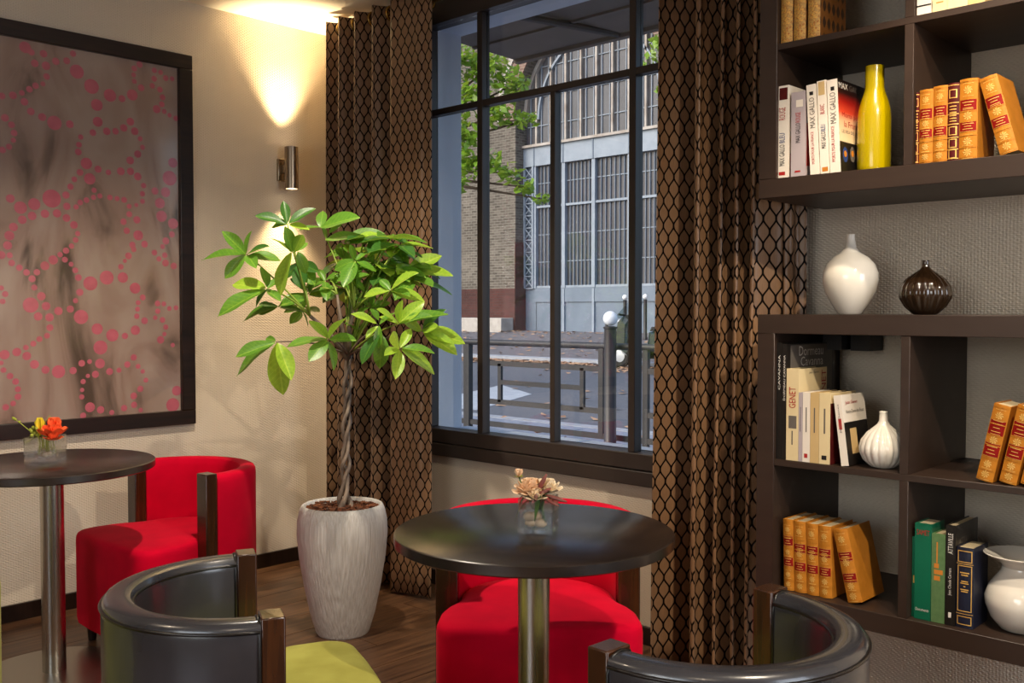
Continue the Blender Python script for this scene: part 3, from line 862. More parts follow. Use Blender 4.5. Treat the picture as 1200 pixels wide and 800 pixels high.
street_tree((-2.6,9.6,gz(9.6)-.05), 'street tree with sparse leaves showing by the right curtain top',
    [(-4.05,8.65,5.0,.2),(-4.2,8.55,4.75,.13),(-4.0,8.75,4.3,.2),(-3.7,9.0,4.9,.4),(-3.2,9.4,5.4,.6),(-2.6,9.7,5.6,.65),(-2.2,9.9,4.9,.55),(-2.9,9.6,4.6,.5)], 3.2, 330, 9)

# ------------------------------------------------------------------ awning over the window
aw = thing('awning', 'taupe fabric awning fixed outside above the window', 'awning', (1.4,.2,2.6))
M['awning'] = mat('taupe_awning_fabric', '#7a6d63', .85, color2='#6b5f56', scale=5)
M['awning_arm'] = mat('awning_arm_paint', '#2c2724', .5, scale=5)
MB().add([(-.94,0,.02),(1.9,0,.02),(1.9,.7,0),(-.94,.7,0),(-.94,0,.03),(1.9,0,.03),(1.9,.7,.01),(-.94,.7,.01)],
    [(0,3,2,1),(4,5,6,7),(0,1,5,4),(1,2,6,5),(2,3,7,6),(3,0,4,7)]).build('fabric', M['awning'], aw)
MB().box(-.94, 1.9, .69, .73, -.02, .05).build('front_bar', M['awning'], aw, bevel=.004)
MB().box(-.94, 1.9, .38, .40, -.002, .012).build('seam_batten', M['awning'], aw)
for x in (-.35, 1.2):
    MB().tube([(x,.0,-.02),(x+.12,.69,.0)], .018, 8).build('arm', M['awning_arm'], aw, smooth=True)

# measured data: leaflets (base xyz, tip xyz) of the money tree and dots (y, z, radius) of the picture
LEAVES = {
    'A': [(0.981, -0.896, 1.573, 0.9, -0.976, 1.609), (0.985, -0.892, 1.575, 0.963, -0.89, 1.663), (0.992, -0.885, 1.573, 1.044, -0.803, 1.638), (0.988, -0.889, 1.571, 0.907, -0.909, 1.566), (0.992, -0.885, 1.568, 1.037, -0.823, 1.559)],
    'B': [(0.946, -0.721, 1.576, 0.923, -0.685, 1.65), (0.946, -0.721, 1.576, 1.124, -0.668, 1.616), (0.942, -0.725, 1.581, 0.912, -0.789, 1.563), (0.954, -0.714, 1.576, 0.943, -0.667, 1.53), (0.998, -0.674, 1.527, 1.0, -0.668, 1.581)],
    'D': [(0.919, -1.03, 1.456, 0.767, -1.126, 1.453), (0.919, -1.03, 1.456, 0.925, -1.123, 1.537), (0.923, -1.026, 1.461, 0.953, -1.027, 1.541), (0.926, -1.023, 1.456, 1.03, -0.999, 1.488), (0.919, -1.03, 1.451, 0.878, -1.093, 1.368), (0.934, -1.016, 1.451, 1.02, -0.946, 1.45), (0.93, -1.019, 1.451, 1.027, -1.05, 1.406)],
    'E': [(1.127, -0.969, 1.455, 1.165, -1.011, 1.545), (1.123, -0.972, 1.46, 1.126, -1.037, 1.516), (1.134, -0.962, 1.46, 1.137, -0.904, 1.503), (1.123, -0.972, 1.455, 1.079, -0.998, 1.3), (1.138, -0.959, 1.455, 1.215, -0.975, 1.52), (1.159, -0.938, 1.465, 1.154, -0.917, 1.381)],
    'F': [(0.936, -0.806, 1.443, 1.036, -0.812, 1.355), (0.941, -0.802, 1.432, 0.895, -0.854, 1.368), (0.945, -0.799, 1.421, 1.052, -0.797, 1.397), (0.94, -0.802, 1.438, 1.015, -0.859, 1.344)],
    'G': [(1.021, -1.007, 1.336, 0.9, -1.077, 1.353), (1.018, -1.011, 1.321, 0.947, -1.167, 1.24), (1.024, -1.003, 1.341, 1.064, -1.045, 1.41), (1.028, -1.0, 1.326, 1.019, -0.941, 1.374), (1.029, -1.0, 1.321, 0.965, -1.019, 1.26), (1.025, -1.004, 1.316, 1.105, -0.997, 1.285)],
    'H': [(0.922, -0.897, 1.261, 0.784, -0.969, 1.218), (0.929, -0.889, 1.271, 1.017, -0.824, 1.298), (0.93, -0.89, 1.256, 1.002, -0.814, 1.25), (0.926, -0.893, 1.266, 0.93, -0.974, 1.281), (0.922, -0.897, 1.261, 0.824, -0.933, 1.25)],
    'I': [(1.091, -1.018, 1.135, 0.975, -1.124, 1.035), (1.102, -1.008, 1.13, 1.078, -0.976, 0.936), (1.094, -1.014, 1.145, 1.038, -1.019, 1.149), (1.105, -1.004, 1.13, 1.182, -1.003, 1.004), (1.091, -1.018, 1.13, 1.026, -1.137, 1.087)],
    'J': [(1.269, -0.916, 1.147, 1.223, -1.052, 1.144), (1.267, -0.917, 1.152, 1.283, -0.995, 1.221), (1.277, -0.907, 1.152, 1.383, -0.915, 1.231), (1.28, -0.905, 1.147, 1.382, -0.873, 1.148), (1.273, -0.912, 1.137, 1.301, -0.898, 1.039), (1.269, -0.916, 1.137, 1.303, -1.01, 1.085)],
    'K': [(0.92, -0.757, 1.326, 0.868, -0.798, 1.381), (0.92, -0.757, 1.315, 1.033, -0.707, 1.357), (0.92, -0.758, 1.31, 0.883, -0.859, 1.282), (0.924, -0.754, 1.304, 0.974, -0.672, 1.31), (0.92, -0.758, 1.304, 0.91, -0.802, 1.24), (0.928, -0.75, 1.321, 0.988, -0.753, 1.39)],
    'L': [(0.93, -0.672, 1.475, 1.02, -0.618, 1.441), (0.984, -0.617, 1.525, 1.084, -0.508, 1.564), (0.988, -0.614, 1.519, 1.125, -0.596, 1.514), (0.977, -0.625, 1.519, 0.915, -0.621, 1.478), (0.981, -0.621, 1.514, 1.08, -0.649, 1.465)],
    'M': [(1.131, -0.688, 1.44, 1.059, -0.738, 1.409), (1.135, -0.684, 1.435, 1.146, -0.633, 1.479), (1.132, -0.688, 1.43, 1.174, -0.772, 1.343), (1.139, -0.681, 1.43, 1.137, -0.66, 1.33), (1.131, -0.688, 1.446, 1.15, -0.721, 1.496), (1.139, -0.681, 1.435, 1.2, -0.636, 1.408)],
    'O': [(1.121, -0.56, 1.413, 1.13, -0.674, 1.414), (1.122, -0.56, 1.407, 1.229, -0.571, 1.431), (1.114, -0.568, 1.402, 1.174, -0.602, 1.336), (1.122, -0.56, 1.402, 1.049, -0.572, 1.36), (1.129, -0.552, 1.413, 1.21, -0.563, 1.362), (1.09, -0.589, 1.44, 1.085, -0.569, 1.492)],
    'P': [(1.196, -0.489, 1.402, 1.155, -0.468, 1.486), (1.2, -0.485, 1.402, 1.265, -0.361, 1.469), (1.204, -0.481, 1.397, 1.356, -0.393, 1.411), (1.184, -0.5, 1.413, 1.175, -0.561, 1.476), (1.204, -0.481, 1.391, 1.279, -0.433, 1.374), (1.196, -0.489, 1.391, 1.147, -0.512, 1.348)],
    'Q': [(1.311, -0.659, 1.322, 1.437, -0.639, 1.391), (1.311, -0.659, 1.317, 1.393, -0.561, 1.292), (1.304, -0.666, 1.322, 1.22, -0.717, 1.307), (1.315, -0.655, 1.327, 1.257, -0.667, 1.369), (1.311, -0.659, 1.322, 1.429, -0.665, 1.305), (1.308, -0.663, 1.317, 1.256, -0.655, 1.281)],
    'R': [(1.41, -0.708, 1.2, 1.426, -0.797, 1.265), (1.414, -0.705, 1.205, 1.452, -0.723, 1.285), (1.417, -0.701, 1.205, 1.48, -0.643, 1.285), (1.421, -0.698, 1.2, 1.51, -0.556, 1.25), (1.417, -0.701, 1.195, 1.528, -0.652, 1.235), (1.407, -0.712, 1.2, 1.331, -0.728, 1.23)],
    'S': [(1.358, -0.551, 1.172, 1.489, -0.446, 1.146), (1.366, -0.544, 1.167, 1.493, -0.49, 1.089), (1.362, -0.547, 1.183, 1.454, -0.519, 1.255), (1.358, -0.551, 1.167, 1.362, -0.635, 1.225), (1.362, -0.548, 1.177, 1.462, -0.56, 1.189)],
    'T': [(1.455, -0.739, 1.112, 1.489, -0.798, 1.178), (1.462, -0.732, 1.117, 1.542, -0.646, 1.102), (1.462, -0.732, 1.107, 1.517, -0.614, 1.028), (1.456, -0.738, 1.102, 1.502, -0.791, 1.012), (1.451, -0.742, 1.112, 1.485, -0.826, 1.096), (1.46, -0.733, 1.12, 1.448, -0.675, 1.185)],
    'U': [(1.363, -0.753, 1.205, 1.374, -0.768, 1.113), (1.348, -0.767, 1.22, 1.317, -0.842, 1.24), (1.365, -0.754, 1.145, 1.358, -0.843, 1.071), (1.383, -0.737, 1.13, 1.376, -0.758, 1.039), (1.363, -0.753, 1.21, 1.378, -0.701, 1.25), (1.356, -0.76, 1.2, 1.349, -0.805, 1.151)],
    'V': [(1.087, -0.603, 1.185, 1.074, -0.66, 1.143), (1.057, -0.634, 1.136, 1.066, -0.739, 1.131), (1.072, -0.618, 1.164, 1.072, -0.563, 1.217), (1.068, -0.622, 1.158, 1.102, -0.706, 1.208)],
    'W': [(0.958, -0.719, 1.37, 1.018, -0.689, 1.401), (0.958, -0.719, 1.37, 0.885, -0.752, 1.349), (0.958, -0.719, 1.364, 1.035, -0.748, 1.293), (1.009, -0.67, 1.348, 1.047, -0.618, 1.326), (1.009, -0.67, 1.348, 0.957, -0.658, 1.404), (1.01, -0.67, 1.342, 1.021, -0.659, 1.402), (0.958, -0.719, 1.37, 0.932, -0.713, 1.414)],
    'X': [(0.822, -0.717, 1.239, 0.855, -0.791, 1.201), (0.817, -0.72, 1.261, 0.794, -0.783, 1.25), (0.825, -0.713, 1.25, 0.927, -0.711, 1.261), (0.823, -0.715, 1.245, 0.823, -0.679, 1.183)],
    'Y': [(1.125, -0.697, 1.366, 1.127, -0.763, 1.365), (1.125, -0.697, 1.366, 1.192, -0.669, 1.387), (1.125, -0.697, 1.361, 1.102, -0.653, 1.304), (1.121, -0.7, 1.372, 1.077, -0.7, 1.421), (1.129, -0.693, 1.361, 1.127, -0.632, 1.325), (1.125, -0.697, 1.366, 1.153, -0.705, 1.413)],
    'Z': [(1.141, -0.617, 1.261, 1.127, -0.659, 1.293), (1.141, -0.617, 1.261, 1.185, -0.557, 1.282), (1.141, -0.617, 1.261, 1.183, -0.61, 1.218), (1.137, -0.621, 1.261, 1.143, -0.685, 1.24), (1.141, -0.617, 1.266, 1.174, -0.629, 1.325)],
}
DOTS = [(-1.466, 2.299, 0.023), (-1.417, 2.322, 0.016), (-1.442, 2.284, 0.013), (-1.395, 2.287, 0.015), (-1.43, 2.242, 0.015), (-1.386, 2.24, 0.017), (-1.347, 2.265, 0.015), (-1.303, 2.275, 0.014), (-1.277, 2.309, 0.013), (-1.262, 2.238, 0.029), (-1.202, 2.187, 0.031), (-1.181, 2.113, 0.025), (-1.384, 2.197, 0.013), (-1.399, 2.165, 0.01), (-1.428, 2.153, 0.013), (-1.452, 2.135, 0.013), (-1.481, 2.116, 0.011), (-1.515, 2.101, 0.015), (-1.556, 2.092, 0.013), (-1.472, 2.082, 0.015), (-1.448, 2.047, 0.015), (-1.404, 2.031, 0.016), (-1.546, 2.008, 0.015), (-0.992, 2.315, 0.014), (-1.016, 2.294, 0.013), (-1.019, 2.266, 0.011), (-1.016, 2.239, 0.011), (-0.925, 2.302, 0.012), (-0.896, 2.298, 0.011), (-0.926, 2.265, 0.013), (-0.872, 2.277, 0.013), (-0.842, 2.279, 0.011), (-0.935, 2.233, 0.012), (-0.9, 2.222, 0.013), (-0.986, 2.216, 0.015), (-0.888, 2.19, 0.013), (-1.026, 2.179, 0.024), (-1.072, 2.156, 0.015), (-1.124, 2.162, 0.027), (-0.892, 2.159, 0.013), (-0.916, 2.134, 0.018), (-0.881, 2.129, 0.011), (-0.856, 2.116, 0.01), (-0.826, 2.106, 0.012), (-1.036, 2.063, 0.017), (-1.066, 2.032, 0.016), (-1.017, 2.024, 0.017), (-1.102, 2.013, 0.014), (-1.14, 2.008, 0.016), (-0.993, 1.995, 0.011), (-1.178, 2.043, 0.021), (-1.522, 1.984, 0.013), (-1.513, 1.953, 0.013), (-1.516, 1.924, 0.01), (-1.533, 1.896, 0.012), (-1.557, 1.881, 0.013), (-1.356, 2.014, 0.029), (-1.294, 2.017, 0.016), (-1.199, 1.995, 0.014), (-1.25, 1.97, 0.011), (-1.258, 1.937, 0.012), (-1.261, 1.907, 0.014), (-1.228, 1.863, 0.024), (-1.179, 1.844, 0.015), (-1.255, 1.823, 0.014), (-1.279, 1.792, 0.012), (-1.215, 1.8, 0.024), (-1.295, 1.76, 0.013), (-1.314, 1.724, 0.015), (-1.371, 1.705, 0.037), (-1.531, 1.692, 0.017), (-1.493, 1.659, 0.025), (-1.44, 1.677, 0.024), (-1.399, 1.641, 0.017), (-1.351, 1.646, 0.017), (-1.311, 1.678, 0.015), (-1.449, 1.629, 0.017), (-1.313, 1.63, 0.016), (-1.487, 1.611, 0.017), (-1.197, 1.754, 0.011), (-1.2, 1.724, 0.011), (-1.23, 1.71, 0.012), (-1.256, 1.698, 0.012), (-1.273, 1.678, 0.011), (-1.173, 1.732, 0.011), (-0.983, 1.959, 0.011), (-1.005, 1.927, 0.016), (-1.039, 1.896, 0.017), (-1.081, 1.845, 0.017), (-1.038, 1.849, 0.016), (-1.135, 1.835, 0.012), (-1.006, 1.83, 0.017), (-0.98, 1.793, 0.012), (-0.986, 1.757, 0.012), (-0.986, 1.724, 0.011), (-0.843, 1.907, 0.022), (-0.859, 1.837, 0.033), (-0.879, 1.773, 0.022), (-0.928, 1.774, 0.016), (-0.906, 1.722, 0.023), (-0.899, 1.665, 0.025), (-0.845, 1.636, 0.024), (-0.851, 1.588, 0.014), (-0.88, 1.557, 0.016), (-0.896, 1.531, 0.011), (-1.13, 1.729, 0.012), (-1.099, 1.727, 0.011), (-1.068, 1.724, 0.013), (-1.046, 1.698, 0.011), (-1.046, 1.664, 0.013), (-1.014, 1.706, 0.009), (-1.012, 1.642, 0.016), (-1.072, 1.63, 0.014), (-1.058, 1.592, 0.014), (-1.007, 1.575, 0.022), (-0.979, 1.538, 0.015), (-1.034, 1.532, 0.014), (-1.521, 1.58, 0.017), (-1.537, 1.545, 0.019), (-1.544, 1.506, 0.017), (-1.537, 1.467, 0.012), (-1.53, 1.437, 0.013), (-1.568, 1.467, 0.016), (-1.501, 1.419, 0.013), (-1.474, 1.401, 0.013), (-1.434, 1.403, 0.013), (-1.402, 1.43, 0.018), (-1.369, 1.455, 0.019), (-1.341, 1.478, 0.011), (-1.317, 1.495, 0.013), (-1.294, 1.515, 0.011), (-1.277, 1.541, 0.012), (-1.268, 1.568, 0.011), (-1.283, 1.603, 0.016), (-1.322, 1.458, 0.012), (-1.297, 1.44, 0.01), (-1.28, 1.415, 0.012), (-1.268, 1.385, 0.014), (-1.218, 1.362, 0.03), (-1.453, 1.376, 0.014), (-1.445, 1.341, 0.012), (-1.418, 1.306, 0.017), (-1.46, 1.27, 0.031), (-1.4, 1.266, 0.017), (-1.351, 1.246, 0.017), (-1.432, 1.224, 0.017), (-1.387, 1.22, 0.017), (-1.303, 1.254, 0.015), (-1.281, 1.289, 0.011), (-1.263, 1.324, 0.015), (-1.259, 1.221, 0.03), (-1.556, 1.313, 0.012), (-1.57, 1.337, 0.01), (-1.566, 1.284, 0.011), (-1.148, 1.388, 0.03), (-1.028, 1.513, 0.012), (-1.052, 1.484, 0.015), (-1.068, 1.462, 0.009), (-1.086, 1.436, 0.012), (-1.078, 1.39, 0.023), (-1.024, 1.345, 0.024), (-0.99, 1.305, 0.013), (-1.011, 1.282, 0.011), (-1.014, 1.254, 0.011), (-1.018, 1.223, 0.012), (-0.983, 1.203, 0.015), (-1.025, 1.162, 0.021), (-1.072, 1.138, 0.014), (-1.127, 1.142, 0.027), (-1.192, 1.17, 0.024), (-0.934, 1.503, 0.013), (-0.886, 1.493, 0.013), (-0.913, 1.476, 0.012), (-0.883, 1.459, 0.016), (-0.844, 1.447, 0.015), (-0.922, 1.279, 0.013), (-0.893, 1.277, 0.011), (-0.867, 1.257, 0.011), (-0.836, 1.26, 0.011), (-0.922, 1.245, 0.012), (-0.934, 1.216, 0.01), (-0.9, 1.206, 0.013), (-0.885, 1.174, 0.012), (-0.892, 1.143, 0.01), (-0.91, 1.118, 0.017), (-0.853, 1.093, 0.01), (-1.386, 1.178, 0.014), (-1.398, 1.145, 0.012), (-1.428, 1.132, 0.012), (-1.452, 1.114, 0.012), (-1.481, 1.099, 0.011), (-1.478, 1.065, 0.017), (-1.516, 1.082, 0.017), (-1.562, 1.073, 0.019), (-1.575, 1.041, 0.009), (-1.567, 1.012, 0.011), (-1.543, 0.987, 0.013), (-1.522, 0.964, 0.013), (-1.514, 0.933, 0.012), (-1.514, 0.903, 0.013), (-1.533, 0.877, 0.011), (-1.561, 0.864, 0.013), (-1.449, 1.03, 0.018), (-1.406, 1.006, 0.016), (-1.354, 0.996, 0.027), (-1.295, 0.998, 0.015), (-1.259, 1.027, 0.014), (-1.226, 1.033, 0.01), (-1.182, 1.023, 0.021), (-1.179, 1.091, 0.03), (-1.202, 0.978, 0.015), (-1.234, 0.973, 0.009), (-1.254, 0.95, 0.011), (-1.259, 0.915, 0.009), (-1.261, 0.886, 0.011), (-1.227, 0.84, 0.021), (-1.256, 0.807, 0.013), (-1.182, 0.826, 0.016), (-1.034, 1.044, 0.014), (-1.063, 1.014, 0.014), (-1.015, 1.004, 0.011), (-0.994, 0.981, 0.01), (-0.98, 0.942, 0.011), (-1.006, 0.905, 0.014), (-1.036, 0.876, 0.015), (-1.141, 0.987, 0.015), (-1.1, 0.991, 0.011), (-0.837, 0.887, 0.022), (-0.856, 0.824, 0.031), (-1.035, 0.837, 0.014), (-1.08, 0.826, 0.014), (-1.005, 0.812, 0.01), (-1.134, 0.811, 0.011)]
# ------------------------------------------------------------------ tub chairs
def tub_chair(label, loc, facing, back_m, seat_m, group, leather=False):
    rz = math.atan2(facing[1], facing[0])
    ch = thing('tub_chair', label, 'chair', (loc[0], loc[1], 0), rz, group)
    # seat: D outline, full width in front of the posts, narrower inside the back
    out = []
    fx, hw, cr = .262, .277, .068
    half = [(fx+.010, 0), (fx+.008, .10)]
    for i in range(9):
        a = rad(90*i/8); half.append((fx-cr+cr*math.cos(a), hw-cr+cr*math.sin(a)))
    half += [(.12, .272), (.075, .258), (.035, .237), (.0, .226)]
    back = []
    for i in range(1, 16):
        a = rad(90+180*i/16); back.append((-.0225+.226*math.cos(a), .226*math.sin(a)))
    out = half + back + [(x, -y) for x, y in reversed(half[1:])]
    n = len(out)
    lev = [(.072,.012),(.077,.004),(.10,0),(.39,0),(.403,.0015),(.412,.005),(.418,.012),(.422,.026),(.425,.07),(.427,.16)]
    vs, fs = [], []
    for z, ins in lev:
        k = 1 - ins/.272
        vs += [((x-.0)*k, y*k, z) for x, y in out]
    for j in range(len(lev)-1):
        fs += [(j*n+i, j*n+(i+1)%n, (j+1)*n+(i+1)%n, (j+1)*n+i) for i in range(n)]
    fs += [tuple(range(n-1,-1,-1)), tuple((len(lev)-1)*n+i for i in range(n))]
    MB().add(vs, fs).build('seat', seat_m, ch, smooth=True)
    # wrap-round back
    prof = [(.288,.07),(.293,.10),(.294,.58),(.2945,.625),(.2925,.643),(.287,.652),(.278,.656),(.262,.6575),(.246,.656),(.236,.652),(.230,.640),(.2285,.625),(.227,.58),(.227,.10),(.231,.07)]
    m = len(prof); vs, fs = [], []
    path = [(-.0225, 90)] + [(-.0225, 90+180*i/36) for i in range(1, 36)] + [(-.0225, 270)]
    for cx, a in path:
        ca, sa = math.cos(rad(a)), math.sin(rad(a))
        vs += [(cx+r*ca, r*sa, z) for r, z in prof]
    for i in range(len(path)-1):
        fs += [(i*m+k, i*m+(k+1)%m, (i+1)*m+(k+1)%m, (i+1)*m+k) for k in range(m)]
    fs += [tuple(range(m)), tuple((len(path)-1)*m+k for k in range(m-1,-1,-1))]
    bk = MB().add(vs, fs).build('backrest', back_m, ch, smooth=True)
    if leather:
        for r in (.2935, .2295):
            p = [(-.024+r*math.cos(rad(90+180*i/36)), r*math.sin(rad(90+180*i/36)), .638) for i in range(37)]
            MB().tube(p, .0036, 6).build('piping', M['piping'], bk, smooth='all')
        for s in (1, -1):
            p = [(-.026, s*.2955, .07),(-.026, s*.2955, .625),(-.026, s*.283, .654),(-.026, s*.262, .6595),(-.026, s*.238, .654),(-.026, s*.2275, .625),(-.026, s*.2265, .43)]
            MB().tube(p, .0034, 6).build('piping', M['piping'], bk, smooth='all')
    for s in (1, -1):
        MB().box(-.022, .024, min(s*.229, s*.292), max(s*.229, s*.292), .06, .662).build('post', M['post_wood'], ch, bevel=.003)
    for x, y in ((.205,.222),(.205,-.222),(-.18,.15),(-.18,-.15)):
        MB().lathe([(.014,0),(.023,.078)], 14, (x,y)).build('leg', M['dark_wood'], ch, smooth=True)
    return ch
G = 'tub chairs around the round tables'
tub_chair('red velvet tub chair with dark wooden posts below the framed picture', (.67,-1.205), (.03,-1), M['red'], M['red'], G)
tub_chair('red velvet tub chair tucked behind the centre table under the window', (2.275,-.905), (.69,-.72), M['red'], M['red'], G)
tub_chair('black leather tub chair with green velvet seat beside the stone planter', (2.285,-1.828), (.433,.90), M['leather'], M['green'], G, True)
tub_chair('black leather tub chair with rounded back towards camera in front of bookshelves', (3.117,-1.368), (-1,.046), M['leather'], M['green'], G, True)
tub_chair('green velvet tub chair cut off by the picture edge, only a sliver showing', (1.676,-2.463), (-1,.1), M['green'], M['green'], G)

# ------------------------------------------------------------------ round tables
def round_table(label, x, y, R):
    t = thing('round_table', label, 'table', (x,y,0), rad(30), 'round pedestal tables')
    MB().lathe([(R-.006,.702),(R,.706),(R,.727),(R-.004,.730)], 72).build('tabletop', M['table_wood'], t, smooth=True)
    MB().lathe([(.038,.012),(.038,.700)], 36).build('column', M['steel'], t, smooth=True)
    MB().lathe([(.15,.692),(.15,.702)], 36).build('mounting_plate', M['anthracite'], t, smooth=True)
    MB().lathe([(.243,0),(.245,.006),(.239,.012),(.0,.013)], 64).build('base_plate', M['steel_plate'], t, smooth=True)
    return t
round_table('dark round pedestal table with orange flowers by the framed picture', .708, -1.655, .335)
round_table('dark round pedestal table with peach flowers in front of the window', 2.600, -1.275, .330)

# ------------------------------------------------------------------ framed picture
PY0, PY1, PZ0, PZ1 = -.754, -2.41, .734, 2.393
pic = thing('framed_picture', 'large abstract picture with pink dot chains in black wooden frame', 'picture', (0,(PY0+PY1)/2,(PZ0+PZ1)/2))
hy, hz = (PY0-PY1)/2, (PZ1-PZ0)/2
fw = .064
for a in ((-hy,hy,hz-fw,hz),(-hy,hy,-hz,-hz+fw)):
    MB().box(.002,.034,a[0],a[1],a[2],a[3]).build('frame_rail', M['frame_wood'], pic, bevel=.003)
for a in ((hy-fw,hy),(-hy,-hy+fw)):
    MB().box(.002,.034,a[0],a[1],-hz+fw,hz-fw).build('frame_rail', M['frame_wood'], pic, bevel=.003)
m, N, L, B = nodes_of('marbled_picture_ground')
tc = N.new('ShaderNodeTexCoord'); mp = N.new('ShaderNodeMapping'); mp.inputs['Scale'].default_value = (1,2.2,.9); L.new(tc.outputs['Object'], mp.inputs[0])
n1 = N.new('ShaderNodeTexNoise'); n1.inputs['Scale'].default_value = 1.6; n1.inputs['Detail'].default_value = 7; n1.inputs['Distortion'].default_value = 1.4; L.new(mp.outputs[0], n1.inputs[0])
rp = N.new('ShaderNodeValToRGB'); e = rp.color_ramp.elements
e[0].position = .34; e[0].color = col('#4f3b2c'); e[1].position = .64; e[1].color = col('#a58f80')
e2 = e.new(.47); e2.color = col('#95796a')
L.new(n1.outputs['Fac'], rp.inputs[0]); L.new(rp.outputs[0], B.inputs['Base Color']); B.inputs['Roughness'].default_value = .6
M['canvas'] = m
MB().box(.003,.012,-hy+fw-.004,hy-fw+.004,-hz+fw-.004,hz-fw+.004).build('canvas', M['canvas'], pic)
m = MB(); cy, czz = (PY0+PY1)/2, (PZ0+PZ1)/2
rnd = random.Random(4)
alld = list(DOTS)
# the same chains go on beyond the left picture edge
for (y, z, r_) in DOTS:
    y2 = y - .80
    if y2 > -1.56 or y2 < PY1+fw+.02: continue
    alld.append((y2, .4+PZ0+PZ1-.4-z, r_))
k = 0
for (y, z, r_) in alld:
    if not (PY1+fw+r_*.6 < y < PY0-fw-r_*.5 and PZ0+fw+r_*.6 < z < PZ1-fw-r_*.6): continue
    k += 1
    x = .0126 + .00002*(k % 7)
    m.add([(x, y-cy+r_*math.cos(2*math.pi*i/18), z-czz+r_*math.sin(2*math.pi*i/18)) for i in range(18)], [tuple(range(18))])
d_ = m.build('dot_pattern', M['dot'], pic, recalc=False); d_['kind'] = 'stuff'
MB().box(.018,.020,-hy+fw-.002,hy-fw+.002,-hz+fw-.002,hz-fw+.002).build('glazing', M['picture_glass'], pic)

# ------------------------------------------------------------------ potted tree
px_, py_ = 1.066, -.702
pl = thing('potted_money_tree', 'money tree with braided trunk in tall ribbed pale stone planter', 'potted plant', (px_,py_,0))
n_ = 120
prof = [(.098,0),(.104,.01),(.125,.08),(.148,.19),(.166,.30),(.174,.39),(.172,.44),(.163,.482),(.155,.498),(.149,.501),(.143,.494),(.141,.44),(.001,.44)]
MB().lathe(prof, n_, close=True).build('pot', M['pot'], pl, smooth='all')
sm = MB(); rnd = random.Random(7)
sm.lathe([(.141,.455),(.10,.468),(.001,.474)], 30)
for i in range(420):
    a, q = rnd.uniform(0,6.28), .135*math.sqrt(rnd.random())
    x, y, z = q*math.cos(a), q*math.sin(a), .47+rnd.uniform(0,.02)
    mt = Matrix.Translation((x,y,z)) @ Matrix.Rotation(rnd.uniform(0,6.28),4,'Z') @ Matrix.Rotation(rnd.uniform(-.6,.6),4,'X')
    sm.box(-rnd.uniform(.008,.018), rnd.uniform(.008,.018), -.005, .005, -.002, .003, mt)
so = sm.build('bark_mulch', M['bark_chips'], pl); so['kind'] = 'stuff'
O = Vector((px_, py_, 0))
top = Vector((1.058,-.664,1.075)) - O
for k in range(3):
    pts, rr = [], []
    for i in range(46):
        q = i/45
        a = 2*math.pi*(k/3 + 2.5*q + .04*math.sin(q*17+k))
        R_ = .0125*(1-.1*q)*(1+.3*math.sin(q*25)) + .012*max(0,1-q*5)
        c = Vector((-.004,.012,.455)).lerp(top, q)
        pts.append(c + Vector((math.cos(a)*R_, math.sin(a)*R_, 0)))
        rr.append(.0082*(1-.2*q) + .006*max(0,1-q*6))
    MB().tube(pts, rr, 10).build('braided_stem', M['trunk'], pl, smooth='all')
def leaf_mesh(name, m_, wd, bend, fold):
    b = MB(); nl, vs, fs = 9, [], []
    for i in range(nl+1):
        q = i/nl
        w_ = wd*(math.sin(math.pi*min(1,q**.82))**.75)*(.55+.6*q if q < .75 else 1.0)
        w_ = max(w_, .004)
        if i == nl: w_ = .002
        z = -bend*q*q
        for s in (-1,-.5,0,.5,1):
            vs.append((s*w_, q, z + fold*abs(s)*w_*2 - .05*abs(s)*w_ + .012*math.sin(q*9+s*2)*abs(s)))
    for i in range(nl):
        for k in range(4):
            fs.append((i*5+k, i*5+k+1, (i+1)*5+k+1, (i+1)*5+k))
    me = b.add(vs, fs).mesh(name, 'all', False); me.materials.append(m_)
    return me
LM = []
for m_ in ('leaf', 'leaf_lit', 'leaf_shaded'):
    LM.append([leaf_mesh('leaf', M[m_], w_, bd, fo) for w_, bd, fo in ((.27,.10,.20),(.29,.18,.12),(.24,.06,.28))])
rnd = random.Random(21)
def put_leaf(bp_, tp, up, fam):
    bp_, tp = Vector(bp_), Vector(tp)
    yv = tp-bp_; ln = yv.length
    if ln < .03: return
    ln_ = min(max(ln,.06),.25)
    yv.normalize()
    zv = (Vector(up) - Vector(up).dot(yv)*yv).normalized()
    xv = yv.cross(zv)
    o = bpy.data.objects.new('leaf', rnd.choice(LM[fam])); C.objects.link(o); o.parent = pl
    o.matrix_local = Matrix.Translation(bp_-O) @ Matrix((xv,yv,zv)).transposed().to_4x4() @ Matrix.Diagonal((ln_,ln_,ln_,1))
crown = Vector((1.06,-.66,1.40))
NL, NR, NC = (1.039, -0.827, 1.228), (1.111, -0.674, 1.25), (1.046, -0.706, 1.31)
NODE = {}
for ks, node, r0 in (('ADEFGHX', NL, .0085), ('BLMOPQYZV', NR, .0085), ('KW', NC, .0065)):
    nd = Vector(node)
    mid = (top+O).lerp(nd, .5) + Vector((0,-.01,.02))
    MB().tube([top+Vector((0,0,-.02)), mid-O, nd-O], [.011, .009, r0*.75], 8).build('main_branch', M['trunk'], pl, smooth='all')
    for k_ in ks: NODE[k_] = nd
